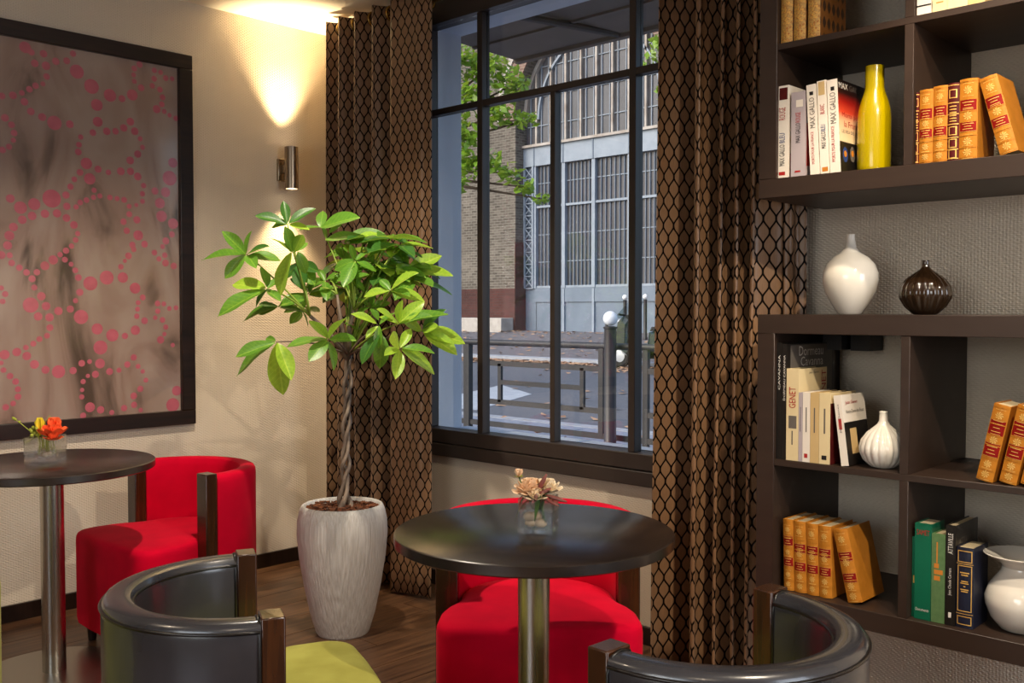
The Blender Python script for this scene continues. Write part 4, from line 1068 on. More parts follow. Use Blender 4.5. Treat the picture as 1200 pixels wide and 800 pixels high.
for key, ls in LEAVES.items():
    cb = sum((Vector(l[:3]) for l in ls), Vector())/len(ls)
    st = NODE.get(key, top + O)
    out_ = (cb - st)
    midp = st.lerp(cb, .5) + Vector((0,0,.02 + .15*max(0, .2-abs(out_.z))))
    pts = [(st*(1-q)*(1-q) + midp*2*q*(1-q) + cb*q*q) - O for q in [i/7 for i in range(8)]]
    MB().tube(pts, [.0048-.0026*i/7 for i in range(8)], 6).build('branch', M['petiole'] if cb.z > 1.2 else M['trunk'], pl, smooth='all')
    for l in ls:
        fam = 1 if (cb.x + .5*cb.y > .86 and rnd.random() < .62) else (2 if (cb.x+.5*cb.y < .55 and rnd.random() < .45) else 0)  # painted light: paler leaves on the lit side, darker on the shaded side
        if rnd.random() < .12: fam = rnd.choice((0,1,2))
        up = Vector((.45+rnd.gauss(0,.3), -.5+rnd.gauss(0,.3), .75+rnd.gauss(0,.2)))
        b_ = Vector(l[:3]).lerp(cb, .55)
        tip = Vector(l[3:])
        put_leaf(b_, tip, up, fam)
# leaves on the hidden side of the crown
keys = list(LEAVES)
for i in range(14):
    cb = sum((Vector(l[:3]) for l in LEAVES[rnd.choice('KOWYLMQ')]), Vector())/6
    cb = Vector((crown.x + rnd.uniform(-.22,.26), crown.y + rnd.uniform(.02,.22), crown.z + rnd.uniform(-.10,.14)))
    st = top + O
    MB().tube([(st.lerp(cb,q)+Vector((0,0,.06*math.sin(q*3.14))))-O for q in (0,.33,.66,1)], [.005,.004,.004,.003], 5).build('branch', M['petiole'], pl, smooth='all')
    n = rnd.randint(5,6); a0 = rnd.uniform(0,6)
    for k in range(n):
        a = a0 + 6.283*k/n
        put_leaf(cb, cb + Vector((math.cos(a), math.sin(a), rnd.uniform(-.45,.1)))*rnd.uniform(.10,.16), (rnd.gauss(.2,.2), rnd.gauss(-.2,.2), 1), rnd.choice((0,0,1,2)))

# ------------------------------------------------------------------ flower cubes
def petal_cluster(mb, c, n, r, rows, spread, rnd, w=.5):
    c = Vector(c)
    for j in range(rows):
        for i in range(n):
            a = 6.283*(i+.5*j)/n + rnd.uniform(-.15,.15)
            el = spread*(1-j/(rows))  # lower rows open wider
            d = Vector((math.cos(a)*math.cos(rad(90-el)), math.sin(a)*math.cos(rad(90-el)), math.sin(rad(90-el))))
            s = Vector((-math.sin(a), math.cos(a), 0))
            up = s.cross(d)
            R_ = r*(1-.18*j/rows)
            pts = []
            for q, ww in ((0,.12),(.4,.8),(.75,1),(1,.45)):
                p = c + d*R_*q + up*(-.18*R_*q*q) 
                pts += [p - s*R_*w*ww*.5, p + up*(-.10*R_*ww), p + s*R_*w*ww*.5]
            mb.add(pts, [(k*3+i2, k*3+i2+1, k*3+i2+4, k*3+i2+3) for k in range(3) for i2 in range(2)])
def glass_cube(root, s, h):
    b = MB(); t = .0035
    o_, i_ = s/2, s/2-t
    P = lambda q, z: [(-q,-q,z),(q,-q,z),(q,q,z),(-q,q,z)]
    vs = P(o_,0)+P(o_,h)+P(i_,h)+P(i_,.009)
    fs = [(3,2,1,0)]
    for k in range(3):
        fs += [(k*4+i, k*4+(i+1)%4, (k+1)*4+(i+1)%4, (k+1)*4+i) for i in range(4)]
    fs.append((12,13,14,15))
    b.add(vs, fs).build('glass_cube', M['vase_glass'], root)
M['pebble'] = mat('beige_pebble', '#b7a184', .6, color2='#8f775a', scale=25)
M['peach'] = mat('peach_petals', '#fbe0bd', .6, color2='#f3c9a0', scale=60)
M['cream_petal'] = mat('cream_petals', '#fbeccf', .6, color2='#f3dcb8', scale=60)
M['orange_petal'] = mat('orange_petals', '#ff7d48', .6, color2='#f86434', spec=.2, scale=40)
M['yellow_petal'] = mat('yellow_petals', '#f3de3c', .6, color2='#e4c928', scale=40)
M['rust_pod'] = mat('rust_seed_pod', '#8a4038', .6, color2='#6b4a40', scale=60)
M['dark_green'] = mat('dark_green_leaf', '#3a5a24', .5, color2='#2c481c', scale=30)
M['sprig'] = mat('yellow_green_sprig', '#a8ad3a', .6, color2='#8f962e', scale=60)
def pebbles(root, s, rnd, n=7):
    for i in range(n):
        r_ = rnd.uniform(.011,.016)
        x, y = rnd.uniform(-s/2+.02, s/2-.02), rnd.uniform(-s/2+.02, s/2-.02)
        MB().ball((x,y,.010+r_*.75+(.014 if i > n*.6 else 0)), r_, 10, 6, (1,.8,.72)).build('pebble', M['pebble'], root, smooth='all')
def blade(mb, p0, p1, w, sag=.01):
    p0, p1 = Vector(p0), Vector(p1)
    d = (p1-p0); s = d.cross(Vector((0,0,1)))
    if s.length < 1e-5: s = Vector((1,0,0))
    s.normalize(); vs = []
    for q, ww in ((0,.3),(.35,1),(.7,.8),(1,.05)):
        p = p0 + d*q + Vector((0,0,-sag*q*q*4))
        vs += [p-s*w*ww/2, p+Vector((0,0,-.15*w*ww)), p+s*w*ww/2]
    mb.add(vs, [(k*3+i, k*3+i+1, k*3+i+4, k*3+i+3) for k in range(3) for i in range(2)])
rnd = random.Random(31)
RV = Vector((math.cos(rad(43.85)), math.sin(rad(43.85)), 0))      # along the window-facing diagonal of the table
v1 = thing('flower_vase', 'square glass vase of peach flowers and pebbles on the centre table', 'vase', (2.612,-1.272,.7305), rad(43.85-12), 'glass cube vases with flowers')
glass_cube(v1, .082, .080)
pebbles(v1, .082, rnd)
stem = MB()
for a in range(9):
    q = rnd.uniform(-.018,.018), rnd.uniform(-.018,.018)
    stem.tube([(q[0]*1.1,q[1]*1.1,.02),(q[0]*.6,q[1]*.6,.055),(q[0]*1.3,q[1]*1.3,.095)], .0022, 6)
stem.tube([(-.01,0,.05),(-.032,-.01,.09),(-.045,-.012,.128)], .0016, 6)
stem.build('stems', M['dark_green'], v1, smooth='all')
m = MB(); petal_cluster(m, (-.018,-.004,.083), 10, .047, 5, 88, rnd, .62); m.build('carnation_bloom', M['peach'], v1, smooth='all', recalc=False)
m = MB(); petal_cluster(m, (.018,.006,.086), 9, .042, 4, 80, rnd, .6); m.build('carnation_bloom', M['cream_petal'], v1, smooth='all', recalc=False)
m = MB(); petal_cluster(m, (-.002,-.026,.076), 8, .031, 3, 85, rnd, .6); m.build('carnation_bloom', M['cream_petal'], v1, smooth='all', recalc=False)
m = MB(); petal_cluster(m, (-.045,-.012,.126), 7, .020, 3, 34, rnd, .8); m.build('rose_bud', M['peach'], v1, smooth='all', recalc=False)
m = MB(); petal_cluster(m, (-.045,-.012,.125), 6, .012, 1, 80, rnd, .6); m.build('sepals', M['sprig'], v1, smooth='all', recalc=False)
m = MB()
for p0, p1 in (((-.01,-.03,.082),(-.052,-.04,.066)),((.012,-.02,.085),(.052,-.012,.094)),((-.02,-.02,.084),(-.04,-.03,.1)),((.01,-.03,.09),(.0,-.05,.07)),((.0,.02,.085),(-.03,.05,.09))):
    blade(m, p0, p1, .013)
m.build('foliage_sprays', M['dark_green'], v1, smooth='all', recalc=False)
for p0, p1, r_ in (((.002,-.02,.095),(.024,-.026,.138),.0055),((.02,-.02,.088),(.072,-.03,.076),.005),((.016,-.028,.082),(.056,-.045,.068),.004),((.005,-.03,.09),(.034,-.024,.105),.0045),((.0,-.036,.075),(.002,-.044,.093),.0045)):
    a, b = Vector(p0), Vector(p1)
    MB().tube([a, a.lerp(b,.3), a.lerp(b,.7), b], [r_*.4, r_, r_, r_*.35], 8).build('seed_pod', M['rust_pod'], v1, smooth='all')
v2 = thing('flower_vase', 'square glass vase of orange and yellow flowers on the left table', 'vase', (.640,-1.648,.7305), rad(43.85+6), 'glass cube vases with flowers')
glass_cube(v2, .106, .082)
pebbles(v2, .106, rnd, 8)
m = MB()
for a in range(7):
    q = rnd.uniform(-.02,.03), rnd.uniform(-.02,.02)
    m.tube([(q[0],q[1],.02),(q[0]*.8,q[1]*.8,.06),(q[0]*1.2,q[1],.085)], .0026, 6)
m.tube([(-.01,0,.07),(-.05,.0,.10),(-.078,.0,.125),(-.11,0,.15)], .0014, 5)
m.tube([(.005,.01,.08),(-.004,.012,.13),(.01,.012,.152),(.02,.012,.14)], .0013, 5)
m.build('stems', M['sprig'], v2, smooth='all')
for c, r_, sp in (((.012,-.012,.082),.045,62),((.04,-.02,.084),.05,66),((.03,.0,.092),.055,26),((.038,-.03,.070),.036,80)):
    m = MB(); petal_cluster(m, c, 6, r_, 2, sp, rnd, .75); m.build('orange_bloom', M['orange_petal'], v2, smooth='all', recalc=False)
m = MB()
petal_cluster(m, (-.018,0,.084), 6, .062, 2, 16, rnd, .5)
m.build('yellow_bloom', M['yellow_petal'], v2, smooth='all', recalc=False)
m = MB()
for i in range(26):
    q = rnd.random()
    c = (-.02-.03*rnd.random(), rnd.uniform(-.02,.02), .082+rnd.uniform(0,.035)) if i < 14 else (-.03-.08*q, rnd.uniform(-.005,.005), .09+.06*q)
    m.ball(c, rnd.uniform(.004,.007), 7, 5)
for p0, p1 in (((-.02,-.01,.08),(-.07,-.03,.082)),((-.03,.01,.085),(-.068,.0,.095)),((-.02,.02,.08),(-.05,.03,.11))):
    blade(m, p0, p1, .014)
m.build('sprig', M['sprig'], v2, smooth='all')

# ------------------------------------------------------------------ bookshelves
YF = -.418
def shelf_unit(label, z0, z1):
    u = thing('wall_shelf', label, 'shelf', (2.697, 0, z0), 0, 'dark wall hung shelf units')
    H_ = z1-z0; x1 = 3.56-2.697
    MB().box(0, .0545, YF, 0, .0545, H_-.0545).build('side_panel', M['shelf'], u, bevel=.0012, seg=1)
    MB().box(x1-.0545, x1, YF, 0, .0545, H_-.0545).build('side_panel', M['shelf'], u, bevel=.0012, seg=1)
    MB().box(0, x1, YF, 0, 0, .0545).build('bottom_board', M['shelf'], u, bevel=.0012, seg=1)
    MB().box(0, x1, YF, 0, H_-.0545, H_).build('top_board', M['shelf'], u, bevel=.0012, seg=1)
    zm = H_/2
    MB().box(.0545, x1-.0545, YF+.002, 0, zm-.009, zm+.009).build('shelf_board', M['shelf'], u, bevel=.001, seg=1)
    for za, zb in ((.0545, zm-.009), (zm+.009, H_-.0545)):
        MB().box(.419, .443, YF+.002, 0, za, zb).build('divider', M['shelf'], u, bevel=.001, seg=1)
    return u
us = shelf_unit('upper dark wall hung bookshelf holding the yellow bottle and leather volumes', 1.5720, 2.4240)
ls_ = shelf_unit('lower dark wall hung bookshelf with two round vases standing on top', .3845, 1.2370)
MB().box(.075, .135, -.16, -.02, .745, .797).build('mounting_bracket', M['black_cover'], ls_)
MB().box(.14, .20, -.11, -.02, .742, .797).build('mounting_bracket', M['black_cover'], ls_)

# ------------------------------------------------------------------ text
def text(s, parent, mat_, origin, xd, yd, length=None, height=None, center=False):
    """flat lettering: s runs along xd, letters rise along yd"""
    cu = bpy.data.curves.new('lettering', 'FONT')
    cu.body = s; cu.size = 1
    cu.resolution_u = 2
    t_ = bpy.data.objects.new('lettering', cu)
    me = bpy.data.meshes.new_from_object(t_)
    bpy.data.objects.remove(t_); 
    xs = [v.co.x for v in me.vertices]; ys = [v.co.y for v in me.vertices]
    x0, x1, y0, y1 = min(xs), max(xs), min(ys), max(ys)
    sx = length/(x1-x0) if length else height/(y1-y0)
    sy = height/(y1-y0) if height else sx
    xd, yd, og = Vector(xd), Vector(yd), Vector(origin)
    for v in me.vertices:
        a, b = (v.co.x-x0)*sx, (v.co.y-y0)*sy
        v.co = og + xd*a + yd*b
    me.materials.clear(); me.materials.append(mat_)
    o = bpy.data.objects.new('lettering', me); C.objects.link(o); o.parent = parent
    return o
X, Y, Z = Vector((1,0,0)), Vector((0,1,0)), Vector((0,0,1))

# ------------------------------------------------------------------ books
class Book:
    def __init__(s, label, x, z, w, h, d, cover, lean=0, yF=-.405, bulge=0.0, group='books', name='book'):
        s.w, s.h, s.d, s.b = w, h, d, bulge
        zz = z + (w*math.sin(rad(lean)) if lean > 0 else 0) + .0004
        s.root = thing(name, label, 'book', (x, yF, zz), 0, group, rot=(0, rad(lean), 0))
        n = 7 if bulge else 2
        t = .0025
        outer = [(0,d)] + [(w*i/(n-1), s.yo(i/(n-1))) for i in range(n)] + [(w,d),(w-t,d)] 
        inner = [(w-t, .008), (t, .008), (t, d)]
        s.cover = MB().prism(outer+inner, 0, h).build('cover', cover, s.root)
        MB().box(t, w-t, .008, d-.004, .003, h-.003).build('pages', M['pages'], s.root)
    def yo(s, u):
        return .006 - s.b*math.sin(math.pi*u) - (0 if s.b else .006)
    def patch(s, name, u0, u1, z0, z1, m, off=.0005, parent=None, mb=None):
        k = 6 if s.b else 1
        b = mb or MB(); vs = []
        for i in range(k+1):
            u = u0+(u1-u0)*i/k
            vs += [(s.w*u, s.yo(u)-off, z0), (s.w*u, s.yo(u)-off, z1)]
        b.add(vs, [(2*i, 2*i+2, 2*i+3, 2*i+1) for i in range(k)])
        if mb is None:
            return b.build(name, m, parent or s.root, recalc=False)
    def cpatch(s, name, y0, y1, z0, z1, m, off=.0005):
        return MB().add([(s.w+off,y0,z0),(s.w+off,y1,z0),(s.w+off,y1,z1),(s.w+off,y0,z1)], [(0,1,2,3)]).build(name, m, s.root, recalc=False)
    def spine_text(s, t_, m, z0, z1, ucen=.5, hfrac=.5):
        hgt = s.w*hfrac
        return text(t_, s.root, m, (s.w*ucen+hgt/2, s.yo(ucen)-.0009, z0), Z, -X, length=z1-z0, height=hgt)

def leather_book(label, x, z, w, h, d, lean=0, cover='tan', group='', yF=-.405, labels=((.60,.745),(.345,.475)), simple=False):
    b = Book(label, x, z, w, h, d, M[cover], lean, yF, .006, group)
    bands = MB()
    for zf in (.03,.15,.30,.47,.60,.745,.97):
        b.patch('', 0.02, .98, zf*h-.0011, zf*h+.0011, None, .0013, mb=bands)
    bands.build('raised_bands', M['gilt'] if cover == 'burgundy' else M[cover], b.root, recalc=False)['kind'] = 'stuff'
    if cover != 'burgundy':
        for z0, z1 in labels:
            lb = b.patch('title_label', .05, .95, z0*h, z1*h, M['red_label'], .0008)
            gl = MB()
            for zf in ((z0+.002, z0+.006), (z1-.006, z1-.002)):
                b.patch('', .06, .94, zf[0]*h, zf[1]*h, None, .0012, mb=gl)
            nl = 3
            for q in range(nl):
                zc_ = (z0 + (z1-z0)*(q+1)/(nl+1))*h
                wd = (.28,.2,.32)[q]
                b.patch('', .5-wd, .5+wd, zc_-.0008, zc_+.0008, None, .0012, mb=gl)
            gl.build('gilt_lines', M['gilt'], lb, recalc=False)['kind'] = 'stuff'
        orn = MB()
        for zf in (.09, .225, .54, .86):
            for k in range(8):
                a0, a1 = k*math.pi/4, k*math.pi/4+.35
                rr_ = w*.27
                cx, cz = w*.5, zf*h
                yv_ = lambda x_: b.yo(min(max(x_/w,0),1))-.0009
                ps = [(cx, cz), (cx+rr_*math.cos(a0-.2), cz+rr_*math.sin(a0-.2)), (cx+rr_*.75*math.cos(a1), cz+rr_*.75*math.sin(a1))]
                orn.add([(p, yv_(p), q) for p, q in ps], [(0,1,2)])
            b.patch('', .2, .8, zf*h+w*.36, zf*h+w*.36+.0012, None, .0009, mb=orn)
            b.patch('', .2, .8, zf*h-w*.36, zf*h-w*.36+.0012, None, .0009, mb=orn)
        orn.build('gilt_ornament', M['gilt'], b.root, recalc=False)['kind'] = 'stuff'
    else:
        orn = MB()
        for zf in (.09, .225, .385, .86):
            a, c_ = zf*h-.011, zf*h+.011
            for u0, u1, z0, z1 in ((.15,.85,a,a+.002),(.15,.85,c_-.002,c_),(.15,.25,a,c_),(.75,.85,a,c_)):
                b.patch('', u0, u1, z0, z1, None, .0009, mb=orn)
        for zf in (.51,.545,.58,.62,.66,.70):
            b.patch('', .2, .8, zf*h-.0012, zf*h+.0012, None, .0009, mb=orn)
        orn.build('gilt_ornament', M['gilt'], b.root, recalc=False)['kind'] = 'stuff'
    return b

# upper shelf, left compartment (paperbacks)
GP = 'paperbacks beside the yellow bottle'
ZU = 1.6265
b = Book('leftmost white paperback with red and blue spine lettering near yellow bottle', 2.744, ZU, .039, .262, .16, M['white_cover'], group=GP)
b.patch('cover_picture', .25, .9, .222, .256, M['burgundy'])
b.spine_text('ROUGE', M['ink_red'], .165, .200)
b.spine_text('BLEU', M['ink_blue'], .100, .128, .5, .42); b.spine_text('MAX GALLO', M['ink_black'], .035, .095, .5, .42)
b.patch('publisher_mark', .25, .75, .008, .018, M['ink_red'])
b.cpatch('cover_picture', .01, .155, .07, .12, M['cream_cover']); b.cpatch('cover_picture', .01, .155, .0, .07, M['ink_red'])
b = Book('shorter greyish paperback second from left near yellow bottle', 2.791, ZU, .042, .238, .15, M['grey_cover'], group=GP)
b.patch('cover_picture', .35, .85, .195, .215, M['white_cover'])
b.spine_text('ROUGE', M['ink_red'], .152, .180, .5, .35); b.spine_text('MAX GALLO', M['ink_black'], .095, .150, .5, .35)
b.patch('publisher_mark', .3, .7, .012, .017, M['ink_red'])
b.cpatch('cover_picture', .01, .145, .03, .15, M['ink_red'])
b = Book('white paperback leaning left with large black lettering, third from left', 2.851, ZU, .028, .252, .15, M['white_cover'], -3.4, group=GP)
b.patch('publisher_mark', .3, .7, .222, .232, M['ink_black']); b.spine_text('MAX GALLO', M['ink_grey'], .130, .215, .5, .55); b.spine_text('MORTS POUR LA FRANCE', M['ink_red'], .03, .12, .4, .3)
b = Book('white paperback leaning left with small portrait, fourth from left', 2.8815, ZU, .0265, .258, .15, M['white_cover'], -3.2, group=GP)
b.patch('cover_picture', .15, .85, .218, .255, M['beige_cover']); b.spine_text('BLANC', M['ink_red'], .165, .192, .5, .5); b.spine_text('BLEU', M['ink_blue'], .118, .136, .5, .5); b.spine_text('MAX GALLO', M['ink_black'], .070, .116, .5, .5); b.patch('publisher_mark', .2, .85, .006, .018, M['ink_orange'])
b = Book('white paperback with red and black front cover next to yellow bottle', 2.910, ZU, .0305, .256, .185, M['white_cover'], -3.0, group=GP)
b.patch('publisher_mark', .35, .7, .225, .236, M['ink_black']); b.spine_text('MAX GALLO', M['ink_grey'], .135, .220, .5, .55); b.spine_text('MORTS POUR LA FRANCE', M['ink_red'], .03, .128, .4, .3)
m, N, L, B = nodes_of('red_to_black_cover_print')
tc = N.new('ShaderNodeTexCoord'); sp = N.new('ShaderNodeSeparateXYZ'); L.new(tc.outputs['Object'], sp.inputs[0])
rp = N.new('ShaderNodeValToRGB'); e = rp.color_ramp.elements
e[0].position = 0; e[0].color = col('#e8d2a8'); e[1].position = 1; e[1].color = col('#120d0c')
for p_, c_ in ((.30,'#e0b088'),(.45,'#d0442a'),(.62,'#a01812'),(.78,'#2a0d0a')):
    q = e.new(p_); q.color = col(c_)
L.new(math_node(N, L, 'MULTIPLY_ADD', sp.outputs['Z'], 1/.16, -.096/.16), rp.inputs[0]); L.new(rp.outputs[0], B.inputs['Base Color']); B.inputs['Roughness'].default_value = .3
M['sunset_cover'] = m
b.cpatch('cover_print', 0, .184, .085, .256, M['sunset_cover'])
b.cpatch('cover_picture', .0, .184, 0, .085, M['black_cover'], .0006)
for yy, zz in ((.03,.05),(.075,.055),(.12,.048)):
    k = MB().add([(b.w+.0010, yy+.016*math.cos(a_), zz+.022*math.sin(a_)) for a_ in [i*.524 for i in range(12)]], [tuple(range(12))]).build('printed_figure', M['ink_blue'] if yy != .075 else M['ink_grey'], b.root, recalc=False)
    MB().add([(b.w+.0014, yy+.009*math.cos(a_), zz+.002+.009*math.sin(a_)) for a_ in [i*.524 for i in range(12)]], [tuple(range(12))]).build('printed_face', M['ink_orange'], b.root, recalc=False)
text('MAX', b.root, M['ink_white'], (b.w+.001,.006,.232), Y, Z, length=.055, height=.016); text('GALLO', b.root, M['ink_grey'], (b.w+.001,.070,.232), Y, Z, length=.085, height=.016)
text('Morts pour', b.root, M['ink_red'], (b.w+.001,.02,.150), Y, Z, length=.12, height=.018); text('la France', b.root, M['ink_red'], (b.w+.001,.03,.127), Y, Z, length=.10, height=.017)
text("LE FEU DE L'ENFER", b.root, M['ink_grey'], (b.w+.001,.015,.110), Y, Z, length=.14, height=.009)
# yellow bottle
v = thing('bottle_vase', 'glossy yellow bottle shaped vase beside the paperbacks', 'vase', (2.992,-.312,ZU+.0003))
MB().lathe([(.040,0),(.0435,.004),(.0445,.02),(.0445,.15),(.0425,.175),(.036,.20),(.0285,.222),(.0255,.235),(.025,.292),(.0245,.295),(.022,.295),(.021,.24)], 48, close=False).build('body', M['yellow'], v, smooth=True)
# upper shelf, right compartment (leather)
GL = 'tan leather volumes on the upper shelf'
leather_book('narrow dark brown volume in shadow against the upper divider', 3.1408, ZU, .009, .185, .13, cover='burgundy', group=GL)
leather_book('leftmost tan leather volume with red labels on the upper right shelf', 3.1505, ZU, .0345, .190, .13, group=GL)
leather_book('second tan leather volume, left of the burgundy one on upper shelf', 3.1855, ZU, .0355, .194, .13, group=GL)
leather_book('burgundy bound volume with gilt squares between tan volumes on upper shelf', 3.2215, ZU, .0285, .196, .13, cover='burgundy', group=GL)
leather_book('upright tan leather volume right of the burgundy one on upper shelf', 3.2505, ZU, .0435, .201, .13, group=GL)
leather_book('tan leather volume leaning left on the upper shelf', 3.349, ZU, .0420, .200, .13, -15.2, group=GL)
# top row
ZT = 2.0075
GB = 'gold patterned volumes on the top shelf'
for i, (x, lab) in enumerate(((2.7535,'leftmost gold brocade patterned volume on top shelf'),(2.7935,'middle gold brocade patterned volume on top shelf'),(2.8365,'right gold brocade volume with lozenge side board on top shelf'))):
    b = Book(lab, x, ZT, .0375, .235, .16, M['lozenge'], bulge=.006, group=GB)
    b.patch('spine_strip', .02, .98, 0, .234, M['gold_pattern'], .0008)
b = Book('white volume with black band on the top right shelf', 3.1425, ZT, .036, .22, .15, M['white_cover'], group='pale books on the top right shelf')
b.patch('black_band', 0, 1, .022, .026, M['ink_black'])
for i, (x, w, mm, lab) in enumerate(((3.182,.036,'cream_cover','cream paperback second on the top right shelf'),(3.219,.050,'cream_cover','thick cream paperback third on the top right shelf'),(3.270,.040,'beige_cover','beige paperback rightmost in view on top right shelf'))):
    b = Book(lab, x, ZT, w, .2, .14, M[mm], group='pale books on the top right shelf')
    b.patch('spine_mark', .25, .75, .022, .025, M['ink_orange'])
# lower unit, upper left compartment
ZL = .8202
GF = 'paperbacks beside the ribbed white vase'
b = Book('tall thin black volume leftmost against the lower side panel', 2.7525, ZL, .0165, .335, .30, M['black_cover'], group=GF)
b.spine_text('CAVANNA', M['ink_white'], .20, .30, .5, .4)
b = Book('tall thin black volume with grey lettered cover behind cream paperback', 2.7695, ZL, .0150, .332, .30, M['black_cover'], group=GF)
b.spine_text('DORMEAU CAVANNA', M['ink_white'], .17, .30, .5, .4)
b.cpatch('cover_picture', .02, .28, .14, .328, M['ink_grey'], .0004)
text('Dormeau', b.root, M['ink_white'], (b.w+.001,.07,.296), Y, Z, length=.15, height=.028); text('Cavanna', b.root, M['ink_white'], (b.w+.001,.08,.266), Y, Z, length=.14, height=.027)
b = Book('cream paperback with red lettering on spine, tallest cream book', 2.7855, ZL, .0375, .262, .172, M['cream_cover'], group=GF, yF=-.408)
b.spine_text('GENET', M['ink_red'], .150, .210, .5, .55); b.patch('spine_print', .45, .55, .045, .085, M['ink_grey'])
pt = b.patch('spine_drawing', .2, .85, .092, .128, M['ink_grey'])
text('GENET', b.root, M['ink_red'], (b.w+.001,.165,.150), Z, -Y, length=.105, height=.028); text('Jean Genet', b.root, M['ink_grey'], (b.w+.001,.06,.245), Y, Z, length=.06, height=.008)
for (x, w, h, mm, lab, t1, t2) in ((2.8238,.0115,.196,'grey_cover','thin greyish paperback squeezed beside the tallest cream book','ink_black',None),
        (2.8362,.0222,.197,'white_cover','white paperback with small red mark in the lower left compartment','ink_grey','ink_red'),
        (2.8592,.0260,.197,'beige_cover','beige paperback between paler ones in the lower left compartment','ink_grey',None),
        (2.8862,.0325,.198,'cream_cover','cream paperback beside the leaning white one','ink_grey','ink_black')):
    b = Book(lab, x, ZL, w, h, .16, M[mm], group=GF, yF=-.408)
    b.patch('spine_print', .42, .56, .085, .155, M[t1])
    if t2: b.patch('publisher_mark', .25, .7, .012, .024, M[t2])
    if mm == 'cream_cover':
        b.cpatch('cover_print', .0, .155, 0, .17, M['burgundy'])
b = Book('white backed paperback leaning left against cream books by ribbed vase', 2.9515, ZL, .0215, .194, .145, M['white_cover'], -7.5, group=GF, yF=-.406)
b.spine_text('Jean Genet', M['ink_grey'], .09, .17, .5, .3); b.patch('publisher_mark', .3, .7, .10, .13, M['ink_red'], .0007)
b.cpatch('cover_picture', 0, .144, 0, .118, M['black_cover']); b.cpatch('cover_figure', .03, .07, .03, .1, M['beige_cover'], .0008)
text('Jean Genet', b.root, M['ink_red'], (b.w+.001,.02,.165), Y, Z, length=.075, height=.012); text('Notre-Dame-des-Fleurs', b.root, M['ink_grey'], (b.w+.001,.02,.142), Y, Z, length=.11, height=.010)
# lower unit, upper right compartment
GR = 'leather volumes leaning right on the middle shelf'
for i, (x, lab) in enumerate(((3.303,'leftmost tan leather volume leaning right on the middle shelf'),(3.3575,'second tan leather volume leaning right on the middle shelf'),(3.4065,'tan leather volume at the right picture edge on middle shelf'))):
    leather_book(lab, x, ZL, .0400, .196, .13, 12.0, group=GR, yF=-.404, labels=((.60,.80),(.32,.50)))
# lower unit, bottom left
ZB = .4395
GO = 'leather volumes on the bottom shelf'
xs = [2.772, 2.8055, 2.8445, 2.882]
for i, (w, lab) in enumerate(((.032,'leftmost tan leather volume on the bottom shelf behind leather chair'),(.0375,'second tan leather volume on the bottom shelf'),(.0360,'third tan leather volume on the bottom shelf'),(.0370,'fourth tan leather volume on the bottom shelf, leaned upon'))):
    leather_book(lab, xs[i], ZB, w, .205-.001*i, .145, -1.6, group=GO, yF=-.392, labels=((.56,.69),(.30,.43)) if i > 0 else ((.63,.77),(.34,.48)))
leather_book('tan leather volume leaning left at the end of bottom row', 2.966, ZB, .0420, .202, .148, -13.2, group=GO, yF=-.392, labels=((.56,.69),(.27,.40)))
# lower unit, bottom right
GG = 'dark hardbacks beside the flared white vase'
b = Book('thin dark green volume against the divider on bottom shelf', 3.1408, ZB, .0095, .212, .16, M['green_cover'], group=GG, yF=-.385)
b.patch('spine_mark', .3, .7, .09, .11, M['gilt'])
b = Book('tall emerald green hardback with red lettering on bottom shelf', 3.1508, ZB, .0425, .252, .09, M['green_cover'], group=GG, yF=-.394)
text('SAMET', b.root, M['ink_red'], (.005,-.0009,.222), X, Z, length=.033, height=.014); text('Documents', b.root, M['ink_white'], (.004,-.0009,.022), X, Z, length=.034, height=.008)
b = Book('shorter grey green cloth hardback with orange spine print', 3.1945, ZB, .0340, .231, .09, M['olive_cover'], group=GG, yF=-.394)
b.patch('spine_print', .36, .46, .155, .21, M['ink_orange'])
for z_ in (.110,.126,.142):
    b.patch('orange_ornament', .2, .2+(.45,.65,.35)[int((z_-.11)/.016+.5)], z_, z_+.012, M['ink_orange'])
b = Book('black hardback with white spine lettering between green and navy books', 3.2298, ZB, .0245, .258, .16, M['black_cover'], group=GG, yF=-.394)
b.spine_text('ATTAVILLE', M['ink_white'], .185, .238, .5, .5); b.spine_text('Jean Claude Carrere', M['ink_white'], .078, .148, .5, .4); b.patch('publisher_mark', .35, .65, .02, .034, M['ink_white'])
text('ATTAVILLE', b.root, M['ink_grey'], (b.w+.001,.02,.205), Y, Z, length=.12, height=.018)
b = Book('navy leather hardback with gilt frames on bottom shelf', 3.2555, ZB, .0420, .206, .11, M['navy_cover'], group=GG, yF=-.394, bulge=.003)
gl = MB()
for z0, z1 in ((.008,.030),(.042,.160),(.168,.198)):
    for u0, u1, a, c_ in ((.08,.92,z0,z0+.002),(.08,.92,z1-.002,z1),(.08,.13,z0,z1),(.87,.92,z0,z1)):
        b.patch('', u0, u1, a, c_, None, .0008, mb=gl)
for z_ in (.036,.164): b.patch('', 0, 1, z_-.0008, z_+.0008, None, .0008, mb=gl)
gl.build('gilt_frames', M['gilt'], b.root, recalc=False)['kind'] = 'stuff'
gm = MB()
for z_, wd in ((.140,.27),(.134,.2),(.118,.2),(.113,.24),(.105,.06),(.097,.24),(.092,.2)):
    b.patch('', .5-wd, .5+wd, z_, z_+.0028, None, .0008, mb=gm)
gm.build('gilt_lines', M['gilt'], b.root, recalc=False)['kind'] = 'stuff'

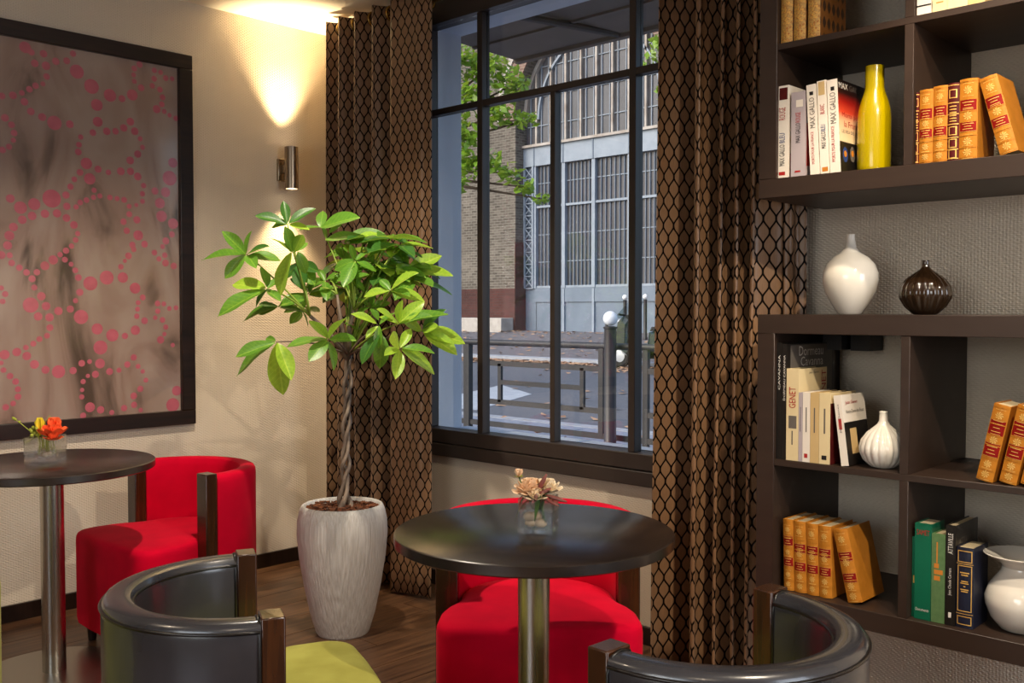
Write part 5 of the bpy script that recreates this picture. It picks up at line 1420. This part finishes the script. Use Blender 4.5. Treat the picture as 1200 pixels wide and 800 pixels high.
# ------------------------------------------------------------------ vases on the shelves
v = thing('gourd_vase', 'plain glossy white bottle vase with slim neck on middle board', 'vase', (2.892,-.235,1.2373))
MB().lathe([(.030,0),(.034,.003),(.052,.030),(.071,.066),(.078,.100),(.077,.120),(.068,.145),(.050,.165),(.030,.178),(.017,.192),(.0125,.210),(.0115,.228),(.0125,.232),(.009,.232),(.008,.2)], 56).build('body', M['white_ceramic'], v, smooth=True)
def ribbed(label, loc, m_, prof, ribs, amp):
    v = thing('ribbed_vase', label, 'vase', loc)
    b = MB(); n = ribs*8; vs, fs = [], []
    for r, z, k in prof:
        for i in range(n):
            a = 2*math.pi*i/n
            rr = r*(1 - amp*k*(1-abs(math.sin(ribs*a/2))))
            vs.append((rr*math.cos(a), rr*math.sin(a), z))
    for j in range(len(prof)-1):
        fs += [(j*n+i, j*n+(i+1)%n, (j+1)*n+(i+1)%n, (j+1)*n+i) for i in range(n)]
    fs.append(tuple(range(n-1,-1,-1)))
    b.add(vs, fs).build('body', m_, v, smooth='all')
ribbed('dark brown ribbed onion vase on the middle board', (3.108,-.235,1.2373), M['brown_ceramic'],
    [(.028,0,.3),(.034,.003,.6),(.055,.022,1),(.068,.044,1),(.071,.058,1),(.067,.078,1),(.052,.098,1),(.032,.113,1),(.017,.123,.6),(.0105,.131,0),(.0095,.146,0),(.0105,.149,0),(.008,.149,0),(.007,.13,0)], 18, .055)
ribbed('white ribbed onion vase beside leaning paperback in lower shelf', (3.042,-.345,ZL+.0003), M['white_ceramic'],
    [(.026,0,.3),(.034,.003,.6),(.053,.020,1),(.063,.042,1),(.064,.056,1),(.058,.076,1),(.044,.095,1),(.028,.108,1),(.0165,.118,.6),(.0115,.127,0),(.0105,.150,0),(.0115,.153,0),(.009,.153,0),(.008,.13,0)], 18, .06)
v = thing('flared_vase', 'white round vase with wide flared lip on the bottom shelf', 'vase', (3.386,-.300,ZB+.0003))
MB().lathe([(.045,0),(.052,.003),(.074,.030),(.086,.062),(.087,.082),(.078,.110),(.060,.134),(.049,.150),(.047,.160),(.056,.172),(.076,.184),(.090,.190),(.0915,.1925),(.088,.1935),(.070,.186),(.050,.174),(.042,.160),(.042,.14)], 56).build('body', M['white_ceramic'], v, smooth=True)
